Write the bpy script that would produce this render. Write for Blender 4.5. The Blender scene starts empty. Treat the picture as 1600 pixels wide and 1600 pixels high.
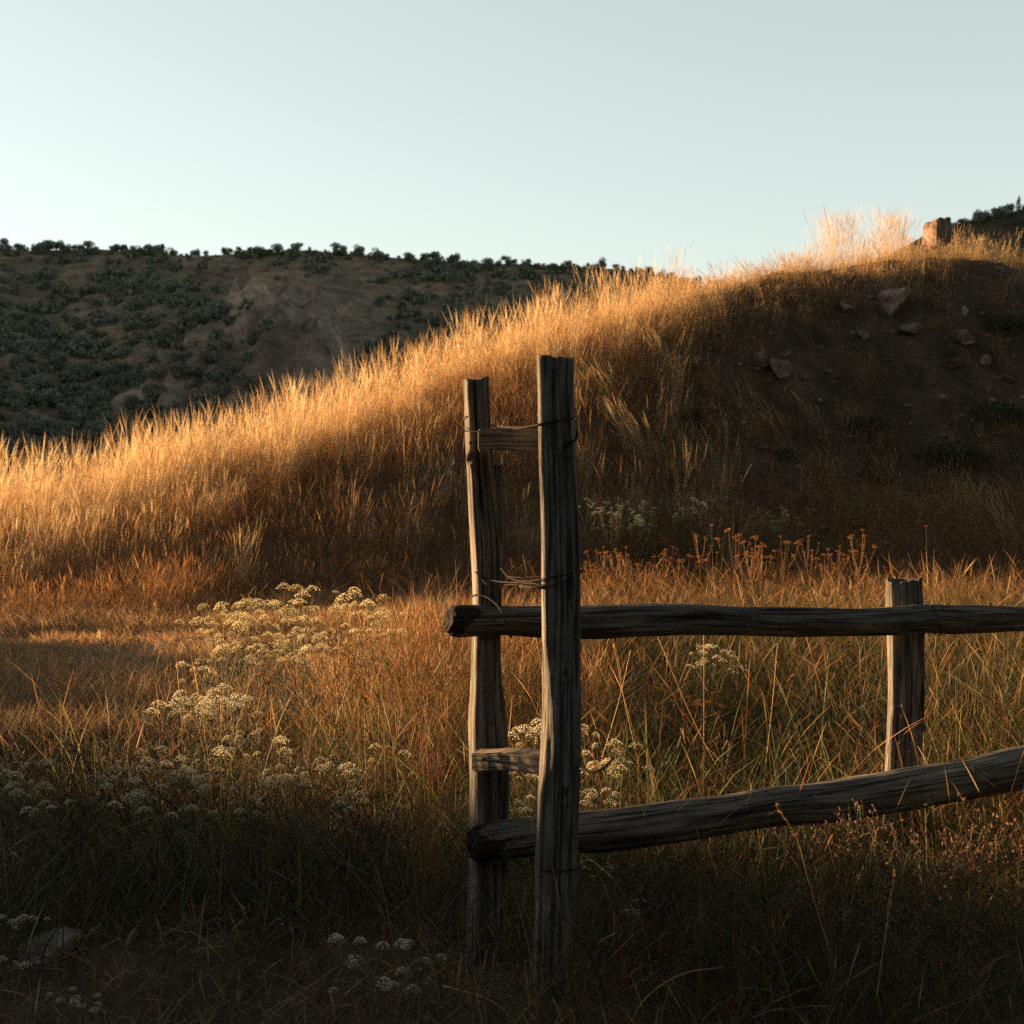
import bpy, bmesh, math, random
import numpy as np
from mathutils import Vector, Matrix

random.seed(7)
RNG = np.random.default_rng(11)
scene = bpy.context.scene
COL = scene.collection
R = math.radians

# ------------------------------------------------------------------ camera, sky, sun, exposure
F, HZ, CAMH = 2222.0, 727.0, 1.5          # focal length (px of a 1600 frame), horizon row, eye height
cam_d = bpy.data.cameras.new("camera")
cam = bpy.data.objects.new("camera", cam_d); COL.objects.link(cam)
cam.location = (0, 0, CAMH); cam.rotation_euler = (R(90), 0, 0)
cam_d.sensor_width = 36.0; cam_d.lens = 36.0 * F / 1600.0
cam_d.shift_y = -(800.0 - HZ) / 1600.0
cam_d.clip_start = 0.1; cam_d.clip_end = 6000
cam_d.dof.use_dof = True; cam_d.dof.focus_distance = 5.6; cam_d.dof.aperture_fstop = 6.3
scene.camera = cam

SUN_EL, SUN_LEFT = 5.0, 70.0              # elevation; degrees to the left of the view direction
w = bpy.data.worlds.new("World"); scene.world = w; w.use_nodes = True
wn = w.node_tree; wn.nodes.clear()
sky = wn.nodes.new("ShaderNodeTexSky"); sky.sky_type = 'NISHITA'; sky.sun_disc = False
sky.sun_elevation = R(SUN_EL); sky.sun_rotation = R(-SUN_LEFT)
sky.altitude = 1700; sky.air_density = 1.0; sky.dust_density = 2.2; sky.ozone_density = 1.0
hsv = wn.nodes.new("ShaderNodeHueSaturation"); hsv.inputs["Saturation"].default_value = 0.52
hsv.inputs["Hue"].default_value = 0.5
bg = wn.nodes.new("ShaderNodeBackground"); bg.inputs["Strength"].default_value = 0.101
wo = wn.nodes.new("ShaderNodeOutputWorld")
gam = wn.nodes.new("ShaderNodeGamma"); gam.inputs["Gamma"].default_value = 0.62
wn.links.new(sky.outputs[0], hsv.inputs["Color"]); wn.links.new(hsv.outputs[0], gam.inputs["Color"])
# evening sky: deepens towards the zenith and away from the sunset
wt = wn.nodes.new("ShaderNodeTexCoord"); sx = wn.nodes.new("ShaderNodeSeparateXYZ"); wn.links.new(wt.outputs["Generated"], sx.inputs[0])
zr = wn.nodes.new("ShaderNodeMapRange"); zr.interpolation_type = 'SMOOTHSTEP'
for k_, v_ in zip(("From Min", "From Max", "To Min", "To Max"), (0.30, 0.80, 1.0, 0.25)): zr.inputs[k_].default_value = v_
wn.links.new(sx.outputs["Z"], zr.inputs["Value"])
vm = wn.nodes.new("ShaderNodeVectorMath"); vm.operation = 'SCALE'
tint = wn.nodes.new("ShaderNodeMixRGB"); tint.blend_type = 'MULTIPLY'; tint.inputs[0].default_value = 1.0; tint.inputs[2].default_value = (0.99, 1.04, 0.955, 1)
wn.links.new(gam.outputs[0], tint.inputs[1]); wn.links.new(tint.outputs[0], vm.inputs[0]); wn.links.new(zr.outputs[0], vm.inputs["Scale"]); wn.links.new(vm.outputs[0], bg.inputs[0]); wn.links.new(bg.outputs[0], wo.inputs[0])

sd = bpy.data.lights.new("sun", 'SUN'); sd.energy = 5.0; sd.angle = R(0.6); sd.color = (1.0, 0.595, 0.275)
sun = bpy.data.objects.new("sun", sd); COL.objects.link(sun)
SV = Vector((-math.sin(R(SUN_LEFT)) * math.cos(R(SUN_EL)), math.cos(R(SUN_LEFT)) * math.cos(R(SUN_EL)), math.sin(R(SUN_EL))))
sun.rotation_euler = SV.to_track_quat('Z', 'Y').to_euler(); sun.location = (-30, 10, 30)

scene.view_settings.view_transform = 'Standard'; scene.view_settings.look = 'None'
scene.view_settings.exposure = 2.3; scene.view_settings.gamma = 1.0
scene.cycles.max_bounces = 6; scene.cycles.diffuse_bounces = 3; scene.cycles.transmission_bounces = 5
scene.cycles.glossy_bounces = 2; scene.cycles.transparent_max_bounces = 4
scene.cycles.sample_clamp_indirect = 3.0
scene.cycles.use_denoising = False

# ------------------------------------------------------------------ helpers
def px(x, y, D):                          # photo pixel (1600 frame) at depth D -> point
    return Vector(((x - 800.0) / F * D, D, CAMH - (y - HZ) / F * D))

def tag(o, label=None, cat=None, group=None, kind=None):
    if label: o["label"] = label
    if cat: o["category"] = cat
    if group: o["group"] = group
    if kind: o["kind"] = kind
    return o

def empty(name, loc=(0, 0, 0), rz=0.0):
    o = bpy.data.objects.new(name, None); COL.objects.link(o)
    o.location = loc; o.rotation_euler = (0, 0, rz); o.empty_display_size = 0.05
    return o

def link(name, me, parent=None):
    o = bpy.data.objects.new(name, me); COL.objects.link(o)
    if parent is not None: o.parent = parent
    return o

def copy_tree(o, parent=None):
    c = o.copy(); COL.objects.link(c)
    if parent is not None: c.parent = parent
    for ch in list(o.children): copy_tree(ch, c)
    return c

def np_mesh(name, V, Q, mats, cols=None, smooth=False, uv=None, fmat=None):
    """V (n,3), Q (m,4) quads or list of index lists"""
    me = bpy.data.meshes.new(name)
    V = np.asarray(V, dtype=np.float32)
    Q = np.asarray(Q, dtype=np.int32); k = Q.shape[1]
    me.vertices.add(len(V)); me.vertices.foreach_set("co", V.ravel())
    me.loops.add(Q.size); me.loops.foreach_set("vertex_index", Q.ravel())
    me.polygons.add(len(Q))
    me.polygons.foreach_set("loop_start", np.arange(0, Q.size, k, dtype=np.int32))
    me.polygons.foreach_set("loop_total", np.full(len(Q), k, dtype=np.int32))
    for m in (mats if isinstance(mats, (list, tuple)) else [mats]): me.materials.append(m)
    if fmat is not None: me.polygons.foreach_set("material_index", np.asarray(fmat, dtype=np.int32))
    me.update(calc_edges=True); me.validate(verbose=False)
    if cols is not None:
        a = me.color_attributes.new("col", 'FLOAT_COLOR', 'POINT')
        c4 = np.ones((len(V), 4), dtype=np.float32); c4[:, :3] = cols
        a.data.foreach_set("color", c4.ravel())
    if uv is not None:
        u = me.uv_layers.new(name="UVMap")
        u.data.foreach_set("uv", np.asarray(uv, dtype=np.float32)[Q.ravel()].ravel())
    if smooth: me.polygons.foreach_set("use_smooth", np.ones(len(Q), dtype=bool))
    return me

class MB:
    """collects small pieces (triangles) into one mesh"""
    def __init__(self): self.V = []; self.T = []; self.C = []; self.n = 0
    def add(self, V, T, col=(1, 1, 1)):
        V = np.asarray(V, dtype=np.float64).reshape(-1, 3); T = np.asarray(T, dtype=np.int64).reshape(-1, 3)
        self.V.append(V); self.T.append(T + self.n); self.n += len(V)
        c = np.asarray(col, dtype=np.float64)
        self.C.append(np.tile(c, (len(V), 1)) if c.ndim == 1 else c)
    def tube(self, pts, r, sides=5, col=(1, 1, 1)):
        pts = [Vector(p) for p in pts]; n = len(pts)
        rs = [r] * n if not isinstance(r, (list, tuple)) else r
        V = []
        for i, p in enumerate(pts):
            t = (pts[min(i + 1, n - 1)] - pts[max(i - 1, 0)]).normalized()
            ref = Vector((0, 0, 1)) if abs(t.z) < 0.9 else Vector((1, 0, 0))
            a = t.cross(ref).normalized(); b = t.cross(a)
            for k in range(sides):
                an = 2 * math.pi * k / sides
                V.append(p + (a * math.cos(an) + b * math.sin(an)) * rs[i])
        T = []
        for i in range(n - 1):
            for k in range(sides):
                a0 = i * sides + k; a1 = i * sides + (k + 1) % sides
                T += [(a0, a1, a1 + sides), (a0, a1 + sides, a0 + sides)]
        for base, flip in ((0, True), ((n - 1) * sides, False)):
            for k in range(1, sides - 1):
                T.append((base, base + k + 1, base + k) if flip else (base, base + k, base + k + 1))
        self.add([tuple(v) for v in V], T, col)
    def ribbon(self, pts, wid, side, col=(1, 1, 1)):
        pts = [Vector(p) for p in pts]; side = Vector(side); V = []; T = []
        for i, p in enumerate(pts):
            V += [tuple(p - side * wid[i] / 2), tuple(p + side * wid[i] / 2)]
            if i: k = 2 * i; T += [(k - 2, k - 1, k + 1), (k - 2, k + 1, k)]
        self.add(V, T, col)
    def mesh(self, name, mat, smooth=False):
        return np_mesh(name, np.concatenate(self.V), np.concatenate(self.T), mat, np.concatenate(self.C), smooth)
    def obj(self, name, mat, parent=None, smooth=False): return link(name, self.mesh(name, mat, smooth), parent)

def catmull(pts, n):
    P = [Vector(p) for p in pts]; P = [P[0] * 2 - P[1]] + P + [P[-1] * 2 - P[-2]]; out = []
    m = len(P) - 3
    for i in range(n):
        u = i / (n - 1) * m; k = min(int(u), m - 1); t = u - k
        a, b, c, d = P[k:k + 4]
        out.append(0.5 * ((2 * b) + (c - a) * t + (2 * a - 5 * b + 4 * c - d) * t * t + (3 * b - a - 3 * c + d) * t ** 3))
    return out

# --- value noise in numpy
def _h(ix, iy, iz, s):
    n = (ix * 374761393 + iy * 668265263 + iz * 2147483647 + s * 1274126177) & 0xFFFFFFFF
    n = ((n ^ (n >> 13)) * 1274126177) & 0xFFFFFFFF
    n = (n ^ (n >> 16)) & 0xFFFF
    return n / 65535.0
def vnoise(x, y, z=0.0, s=0):
    x, y, z = np.broadcast_arrays(np.asarray(x, float), np.asarray(y, float), np.asarray(z, float))
    fx, fy, fz = np.floor(x), np.floor(y), np.floor(z)
    ix, iy, iz = fx.astype(np.int64), fy.astype(np.int64), fz.astype(np.int64)
    def sm(t): return t * t * (3 - 2 * t)
    u, v, q = sm(x - fx), sm(y - fy), sm(z - fz)
    r = 0.0
    for dx in (0, 1):
        for dy in (0, 1):
            for dz in (0, 1):
                r = r + _h(ix + dx, iy + dy, iz + dz, s) * (u if dx else 1 - u) * (v if dy else 1 - v) * (q if dz else 1 - q)
    return r * 2 - 1
def fbm(x, y, z=0.0, s=0, o=4, g=0.5):
    r, a, f = 0.0, 1.0, 1.0
    for i in range(o):
        r = r + a * vnoise(np.asarray(x) * f, np.asarray(y) * f, np.asarray(z) * f, s + i * 17); a *= g; f *= 2.03
    return r
def sstep(a, b, x):
    t = np.clip((np.asarray(x, float) - a) / (b - a), 0, 1); return t * t * (3 - 2 * t)

# ------------------------------------------------------------------ materials
def new_mat(name):
    m = bpy.data.materials.new(name); m.use_nodes = True; nt = m.node_tree; nt.nodes.clear()
    out = nt.nodes.new("ShaderNodeOutputMaterial"); return m, nt, out
def N(nt, t, **kw):
    n = nt.nodes.new(t)
    for k, v in kw.items():
        if k in n.inputs: n.inputs[k].default_value = v
        else: setattr(n, k, v)
    return n
def ramp(nt, stops):
    r = nt.nodes.new("ShaderNodeValToRGB"); e = r.color_ramp.elements
    while len(e) < len(stops): e.new(0.5)
    for i, (p, c) in enumerate(stops): e[i].position = p; e[i].color = (*c, 1)
    return r

def leafy(name, trans=0.45, rough=0.6, spec=0.2):      # thin blades and leaves; colour comes per blade from the mesh
    m, nt, out = new_mat(name); L = nt.links
    at = N(nt, "ShaderNodeAttribute", attribute_name="col")
    p = N(nt, "ShaderNodeBsdfPrincipled"); p.inputs["Roughness"].default_value = rough
    p.inputs["Specular IOR Level"].default_value = spec
    t = N(nt, "ShaderNodeBsdfTranslucent"); mx = N(nt, "ShaderNodeMixShader"); mx.inputs[0].default_value = trans
    L.new(at.outputs["Color"], p.inputs["Base Color"]); L.new(at.outputs["Color"], t.inputs["Color"])
    L.new(p.outputs[0], mx.inputs[1]); L.new(t.outputs[0], mx.inputs[2]); L.new(mx.outputs[0], out.inputs[0])
    return m
M_GRASS = leafy("dry_grass", 0.5)
M_MEADOW = leafy("meadow_blades", 0.35)
M_STEM = leafy("plant_stem", 0.15)
M_LEAF = leafy("plant_leaf", 0.3)
M_FLOWER = leafy("cream_florets", 0.3, 0.8, 0.1)
M_CROWN = leafy("juniper_leaf", 0.1, 0.8, 0.1)

def wood(name, dark, mid, light):
    m, nt, out = new_mat(name); L = nt.links
    tc = N(nt, "ShaderNodeTexCoord"); mp = N(nt, "ShaderNodeMapping"); mp.inputs["Scale"].default_value = (26, 1.6, 1)
    L.new(tc.outputs["UV"], mp.inputs[0])
    n1 = N(nt, "ShaderNodeTexNoise", Scale=3.0, Detail=9.0, Roughness=0.65, Distortion=0.6); L.new(mp.outputs[0], n1.inputs["Vector"])
    mp2 = N(nt, "ShaderNodeMapping"); mp2.inputs["Scale"].default_value = (7, 2.2, 1); L.new(tc.outputs["UV"], mp2.inputs[0])
    n2 = N(nt, "ShaderNodeTexNoise", Scale=1.6, Detail=5.0, Roughness=0.6); L.new(mp2.outputs[0], n2.inputs["Vector"])
    mp3 = N(nt, "ShaderNodeMapping"); mp3.inputs["Scale"].default_value = (60, 1.1, 1); L.new(tc.outputs["UV"], mp3.inputs[0])
    n3 = N(nt, "ShaderNodeTexNoise", Scale=2.5, Detail=4.0, Roughness=0.5, Distortion=0.3); L.new(mp3.outputs[0], n3.inputs["Vector"])
    r1 = ramp(nt, [(0.30, dark), (0.5, mid), (0.72, light)]); L.new(n1.outputs[0], r1.inputs[0])
    r2 = ramp(nt, [(0.34, (0.36, 0.35, 0.34)), (0.62, (1.05, 1.0, 0.95))]); L.new(n2.outputs[0], r2.inputs[0])
    r3 = ramp(nt, [(0.34, (0.12, 0.11, 0.1)), (0.46, (1, 1, 1))]); L.new(n3.outputs[0], r3.inputs[0])
    mu = N(nt, "ShaderNodeMixRGB", blend_type='MULTIPLY'); mu.inputs[0].default_value = 1; L.new(r1.outputs[0], mu.inputs[1]); L.new(r2.outputs[0], mu.inputs[2])
    mu2 = N(nt, "ShaderNodeMixRGB", blend_type='MULTIPLY'); mu2.inputs[0].default_value = 0.85; L.new(mu.outputs[0], mu2.inputs[1]); L.new(r3.outputs[0], mu2.inputs[2])
    p = N(nt, "ShaderNodeBsdfPrincipled", Roughness=0.85); p.inputs["Specular IOR Level"].default_value = 0.25
    L.new(mu2.outputs[0], p.inputs["Base Color"])
    ad = N(nt, "ShaderNodeMath", operation='ADD'); L.new(n1.outputs[0], ad.inputs[0]); L.new(r3.outputs[0], ad.inputs[1])
    b = N(nt, "ShaderNodeBump", Strength=1.0, Distance=0.009); L.new(ad.outputs[0], b.inputs["Height"]); L.new(b.outputs[0], p.inputs["Normal"])
    L.new(p.outputs[0], out.inputs[0]); return m
M_WOOD = wood("weathered_wood", (0.06, 0.058, 0.054), (0.165, 0.16, 0.15), (0.30, 0.29, 0.27))
M_WOODB = wood("sawn_wood", (0.18, 0.155, 0.125), (0.34, 0.29, 0.24), (0.46, 0.41, 0.34))
M_WOODR = wood("grey_log_wood", (0.055, 0.053, 0.05), (0.15, 0.147, 0.14), (0.28, 0.275, 0.26))
M_WOODL = wood("pale_rail_wood", (0.085, 0.08, 0.073), (0.23, 0.215, 0.19), (0.38, 0.36, 0.32))
M_WOODEND = wood("rotten_end_wood", (0.012, 0.01, 0.008), (0.03, 0.024, 0.02), (0.06, 0.05, 0.04))

def noisy(name, stops, scale, rough=0.9, bump=0.4, bdist=0.02, detail=8.0, coord="Object", stretch=(1, 1, 1), spec=0.2):
    m, nt, out = new_mat(name); L = nt.links
    tc = N(nt, "ShaderNodeTexCoord"); mp = N(nt, "ShaderNodeMapping"); mp.inputs["Scale"].default_value = stretch; L.new(tc.outputs[coord], mp.inputs[0])
    n = N(nt, "ShaderNodeTexNoise", Scale=scale, Detail=detail, Roughness=0.62); L.new(mp.outputs[0], n.inputs["Vector"])
    r = ramp(nt, stops); L.new(n.outputs[0], r.inputs[0])
    n2 = N(nt, "ShaderNodeTexNoise", Scale=scale * 7, Detail=6.0, Roughness=0.7); L.new(mp.outputs[0], n2.inputs["Vector"])
    p = N(nt, "ShaderNodeBsdfPrincipled", Roughness=rough); p.inputs["Specular IOR Level"].default_value = spec
    L.new(r.outputs[0], p.inputs["Base Color"])
    ad = N(nt, "ShaderNodeMath", operation='ADD'); L.new(n.outputs[0], ad.inputs[0]); L.new(n2.outputs[0], ad.inputs[1])
    b = N(nt, "ShaderNodeBump", Strength=bump, Distance=bdist); L.new(ad.outputs[0], b.inputs["Height"]); L.new(b.outputs[0], p.inputs["Normal"])
    L.new(p.outputs[0], out.inputs[0]); return m
M_SOIL = noisy("dry_soil", [(0.3, (0.035, 0.024, 0.016)), (0.5, (0.075, 0.05, 0.032)), (0.7, (0.15, 0.1, 0.06))], 1.6, bump=0.6, bdist=0.04)
M_PATH = noisy("trodden_path", [(0.3, (0.09, 0.055, 0.032)), (0.5, (0.2, 0.125, 0.072)), (0.7, (0.32, 0.21, 0.12))], 3.0, bump=0.6, bdist=0.03)
M_ROCK = noisy("red_sandstone", [(0.3, (0.09, 0.062, 0.05)), (0.5, (0.22, 0.15, 0.12)), (0.72, (0.40, 0.29, 0.23))], 4.5, bump=0.8, bdist=0.03)
M_ROCKG = noisy("grey_stone", [(0.3, (0.15, 0.14, 0.125)), (0.5, (0.26, 0.245, 0.22)), (0.7, (0.40, 0.38, 0.34))], 6.0, bump=0.7, bdist=0.02)
M_ROCKP = noisy("pale_lichen_stone", [(0.3, (0.2, 0.2, 0.17)), (0.5, (0.33, 0.33, 0.28)), (0.7, (0.45, 0.45, 0.38))], 5.0, bump=0.6, bdist=0.02)
M_WIRE = noisy("rusty_wire", [(0.3, (0.014, 0.012, 0.011)), (0.6, (0.036, 0.03, 0.027))], 60, rough=0.85, bump=0.1, bdist=0.001, spec=0.12)

# ------------------------------------------------------------------ terrain
_rx = np.array([-16, -11, -7.56, -5.8, -3.96, -2.1, 0.0, 1.6, 3.4, 4.6, 5.85, 7.2, 8.5, 9.9, 13, 20.])
_ry = np.array([20, 20.3, 21, 21.4, 22, 22.6, 23.5, 24.2, 25, 25.5, 26, 26.5, 27, 27.4, 28, 29.])
_rz = np.array([-.1, .25, 0.66, 1.04, 1.56, 2.16, 3.20, 3.76, 4.50, 4.92, 5.12, 5.30, 5.45, 5.2, 4.2, 2.5])
def ridge(X): return np.interp(X, _rx, _ry), np.interp(X, _rx, _rz)
def smoothed_ridge(X):
    y = z = 0
    for d in (-0.8, -0.4, 0, 0.4, 0.8):
        a, b = ridge(np.asarray(X) + d); y = y + a; z = z + b
    return y / 5, z / 5
_bY = np.array([-30, 0, 13.4, 14.7, 15.2, 17.0, 18.2, 19.5, 20.1, 20.7, 22.8, 23.8, 25, 26, 28, 31.6, 45])
_bH = np.array([4.2, 3.9, 3.6, 3.35, 2.88, 2.80, 2.86, 2.84, 2.80, 2.50, 2.42, 2.5, 2.1, 2.0, 1.4, .6, 0])
def ground_z(X, Y):
    X = np.asarray(X, float); Y = np.asarray(Y, float)
    yr, zr = smoothed_ridge(X)
    yf = 16.4 + 0.10 * X
    t = np.clip((Y - yf) / (yr - yf), 0, 3)
    up = np.where(t < 1, 0.55 * sstep(0, 1, t) + 0.45 * np.sin(np.clip(t, 0, 1) * np.pi / 2), 1)
    down = 1 - 0.75 * sstep(1.0, 3.0, t)
    z = zr * np.where(t <= 1, up, down)
    # hollow in the right half of the slope
    z = z - 1.3 * sstep(1.5, 6.5, X) * np.exp(-((t - 0.5) / 0.24) ** 2) * (t < 1.2)
    # foreground: rises a little to the right
    z = z + 0.26 * sstep(0.5, 2.6, X) * (1 - sstep(8, 14, Y)) * sstep(-2, 3.5, Y)
    # off to the left: an added bank outside the picture, its crest shaped to shade the foreground
    bh = np.interp(Y, _bY, _bH)
    z = z + bh * np.exp(-(np.maximum(np.abs(X + 32) - 2.5, 0) / 6.0) ** 2)
    r = np.hypot(X, Y - 12)
    near = 1 - sstep(30, 60, r)
    z = z + near * (0.045 * fbm(X * 0.7, Y * 0.7, 0, 3, 3) + 0.034 * fbm(X * 2.6, Y * 2.6, 0, 5, 2))
    z = z - 3.0 * sstep(34, 90, Y) * (1 - sstep(200, 500, Y))
    return z
def axis(lo, hi, flo, fhi, fine, grow=1.25):
    a = list(np.arange(flo, fhi + 1e-6, fine)); s = fine
    while a[-1] < hi: s *= grow; a.append(a[-1] + s)
    s = fine
    while a[0] > lo: s *= grow; a.insert(0, a[0] - s)
    return np.array(a)
def grid_mesh(name, xs, ys, fz, mat, cols=None):
    X, Y = np.meshgrid(xs, ys); Z = fz(X, Y)
    V = np.stack([X, Y, Z], -1).reshape(-1, 3); nx, ny = len(xs), len(ys)
    i = np.arange((ny - 1) * nx).reshape(ny - 1, nx)[:, :-1].ravel()
    Q = np.stack([i, i + 1, i + 1 + nx, i + nx], 1)
    c = cols(X, Y, Z).reshape(-1, 3) if cols else None
    return np_mesh(name, V, Q, mat, c, True)
g = link("ground", grid_mesh("ground", axis(-700, 700, -14, 15, 0.16, 1.18), axis(-600, 750, -4, 34, 0.16, 1.18), ground_z, M_SOIL))
tag(g, kind="structure")
# trodden path in front of the mound, a draped sheet
def path_y(X): return 11.6 + 0.05 * (X + 4) + 0.25 * np.sin(X * 0.6)
us = np.linspace(-14, -1.4, 120); vs = np.linspace(-1, 1, 16)
U, Vv = np.meshgrid(us, vs); wid = 1.7 * (1 - 0.75 * sstep(-4, -1.4, U))
PX, PY = U, path_y(U) + Vv * wid * (1 + 0.1 * vnoise(U * 1.3, Vv * 0 + np.sign(Vv)))
PZ = ground_z(PX, PY) + 0.006
i = np.arange(15 * 120).reshape(15, 120)[:, :-1].ravel()
tag(link("path", np_mesh("path", np.stack([PX, PY, PZ], -1).reshape(-1, 3), np.stack([i, i + 1, i + 121, i + 120], 1), M_PATH, None, True)), kind="structure")

# --- far hills
_hx = np.array([-900, -500, -300, -100, 0, 150, 300, 480, 620, 750, 900, 980, 1060, 1130, 1200, 1300, 1450, 1700, 2100.])
_hy = np.array([-300, 0, 230, 365, 388, 386, 398, 388, 398, 404, 408, 412, 424, 440, 468, 510, 560, 600, 640.])  # crest beyond the left frame edge is raised to shade the visible slope
HD = 330.0
def hill_z(X, Y):
    cx = 800 + X / HD * F * 1.0
    cz = CAMH + (HZ - np.interp(cx, _hx, _hy)) / F * HD
    yc = HD + 14 * vnoise(X / 60, 0 * X, 0, 4) + np.clip(-(X + 170), 0, 400) * 0.35
    y0 = 165 + 0 * X
    t = np.clip((Y - y0) / (yc - y0), 0, 2)
    prof = np.where(t < 1, 0.30 * t + 0.70 * t ** 1.7, 1 - 0.8 * sstep(1, 2, t))
    rel = 5.5 * fbm(X / 38 + 0.012 * Y, Y / 120, 0, 21, 3) + 1.2 * fbm(X / 9, Y / 14, 0, 31, 3)
    z = -4 + (cz + 4) * prof + rel * np.sin(np.clip(t, 0, 1) * np.pi) * np.clip((cz) / 45, 0, 1)
    return z + outcrop(X, Y)[0]
def outcrop(X, Y):
    # triangular crag that stands out of the slope below the skyline
    ax = -38.0; yt = 292.0; t = (yt - Y) / 55.0
    half = 4 + 20 * np.clip(t, 0, 1.4)
    m = sstep(0, 0.12, t) * (1 - sstep(0.85, 1.3, t)) * (1 - sstep(0.55, 1.0, np.abs(X - ax + 9 * t) / half))
    return 6.0 * m * (1 + 0.45 * fbm(X / 5, Y / 9, 0, 41, 4)) + 4.5 * m * (0.45 - np.abs(vnoise(X / 3.1, Y / 11, 0, 43))) + 2.4 * m * (0.45 - np.abs(vnoise(X / 1.5 + Y / 9, Y / 5, 0, 47))), m
def hill_col(X, Y, Z):
    m = outcrop(X, Y)[1]; n = fbm(X / 16, Y / 26, 0, 51, 4)
    soil = np.stack([0.26 + 0.07 * n, 0.195 + 0.05 * n, 0.145 + 0.035 * n], -1)
    grn = np.stack([0.12 + 0 * n, 0.12 + 0 * n, 0.09 + 0 * n], -1)
    k = sstep(-0.05, 0.5, n)[..., None] * 0.7
    c = soil * (1 - k) + grn * k
    rk = np.stack([0.26 + 0.10 * n, 0.20 + 0.08 * n, 0.165 + 0.06 * n], -1)
    mm = sstep(0.1, 0.5, m)[..., None]
    return np.clip(c * (1 - mm) + rk * mm, 0.02, 1)
def hillmat():
    m, nt, out = new_mat("hill_earth"); L = nt.links
    at = N(nt, "ShaderNodeAttribute", attribute_name="col"); tc = N(nt, "ShaderNodeTexCoord")
    n = N(nt, "ShaderNodeTexNoise", Scale=0.35, Detail=9.0, Roughness=0.7); L.new(tc.outputs["Object"], n.inputs["Vector"])
    r = ramp(nt, [(0.34, (0.4, 0.4, 0.4)), (0.66, (1.4, 1.35, 1.3))]); L.new(n.outputs[0], r.inputs[0])
    mu = N(nt, "ShaderNodeMixRGB", blend_type='MULTIPLY'); mu.inputs[0].default_value = 1
    L.new(at.outputs["Color"], mu.inputs[1]); L.new(r.outputs[0], mu.inputs[2])
    p = N(nt, "ShaderNodeBsdfPrincipled", Roughness=0.95); p.inputs["Specular IOR Level"].default_value = 0.1
    b = N(nt, "ShaderNodeBump", Strength=0.8, Distance=1.2); L.new(n.outputs[0], b.inputs["Height"]); L.new(b.outputs[0], p.inputs["Normal"])
    L.new(mu.outputs[0], p.inputs["Base Color"]); L.new(p.outputs[0], out.inputs[0]); return m
M_HILL = hillmat()
tag(link("far_hills", grid_mesh("far_hills", axis(-520, 260, -140, 75, 0.9, 1.12), axis(165, 560, 165, 350, 0.9, 1.15), hill_z, M_HILL, hill_col)), kind="structure")

_gx = np.array([1100, 1300, 1400, 1450, 1520, 1600, 1700, 1900, 2300.])
_gy = np.array([520, 425, 394, 364, 342, 326, 308, 285, 300.])
def rhill_z(X, Y):
    GD = 190.0; cx = 800 + X / GD * F
    cz = CAMH + (HZ - np.interp(cx, _gx, _gy)) / F * GD
    t = np.clip((Y - 95) / (GD - 95), 0, 2)
    prof = np.where(t < 1, 0.4 * t + 0.6 * t ** 1.6, 1 - 0.7 * sstep(1, 2, t))
    return -4 + (cz + 4) * prof + (1.6 * fbm(X / 14, Y / 30, 0, 61, 3)) * np.sin(np.clip(t, 0, 1) * np.pi)
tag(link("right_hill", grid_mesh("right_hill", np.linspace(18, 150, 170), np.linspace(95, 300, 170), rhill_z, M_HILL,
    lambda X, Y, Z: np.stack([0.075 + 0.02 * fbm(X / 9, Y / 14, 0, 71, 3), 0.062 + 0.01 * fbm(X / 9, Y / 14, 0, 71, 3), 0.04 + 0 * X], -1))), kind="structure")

def bhill_z(X, Y):
    r = np.hypot(X * 0.9, Y - 20); a = np.arctan2(X, -(Y - 20))          # added unseen hill, cuts the skylight from behind and the right
    m = sstep(-1.15, -0.6, a) * (1 - sstep(2.0, 2.35, a))
    return -3 + m * (44 + 5 * fbm(X / 22, Y / 22, 0, 65, 3)) * sstep(40, 96, r) * (1 - 0.6 * sstep(110, 190, r))
tag(link("sky_blocking_hill", grid_mesh("sky_blocking_hill", np.linspace(-190, 190, 150), np.linspace(-180, 60, 110), bhill_z, M_HILL,
    lambda X, Y, Z: np.stack([0.020 + 0.006 * fbm(X / 9, Y / 14, 0, 73, 3), 0.024 + 0 * X, 0.018 + 0 * X], -1))), kind="structure")

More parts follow.
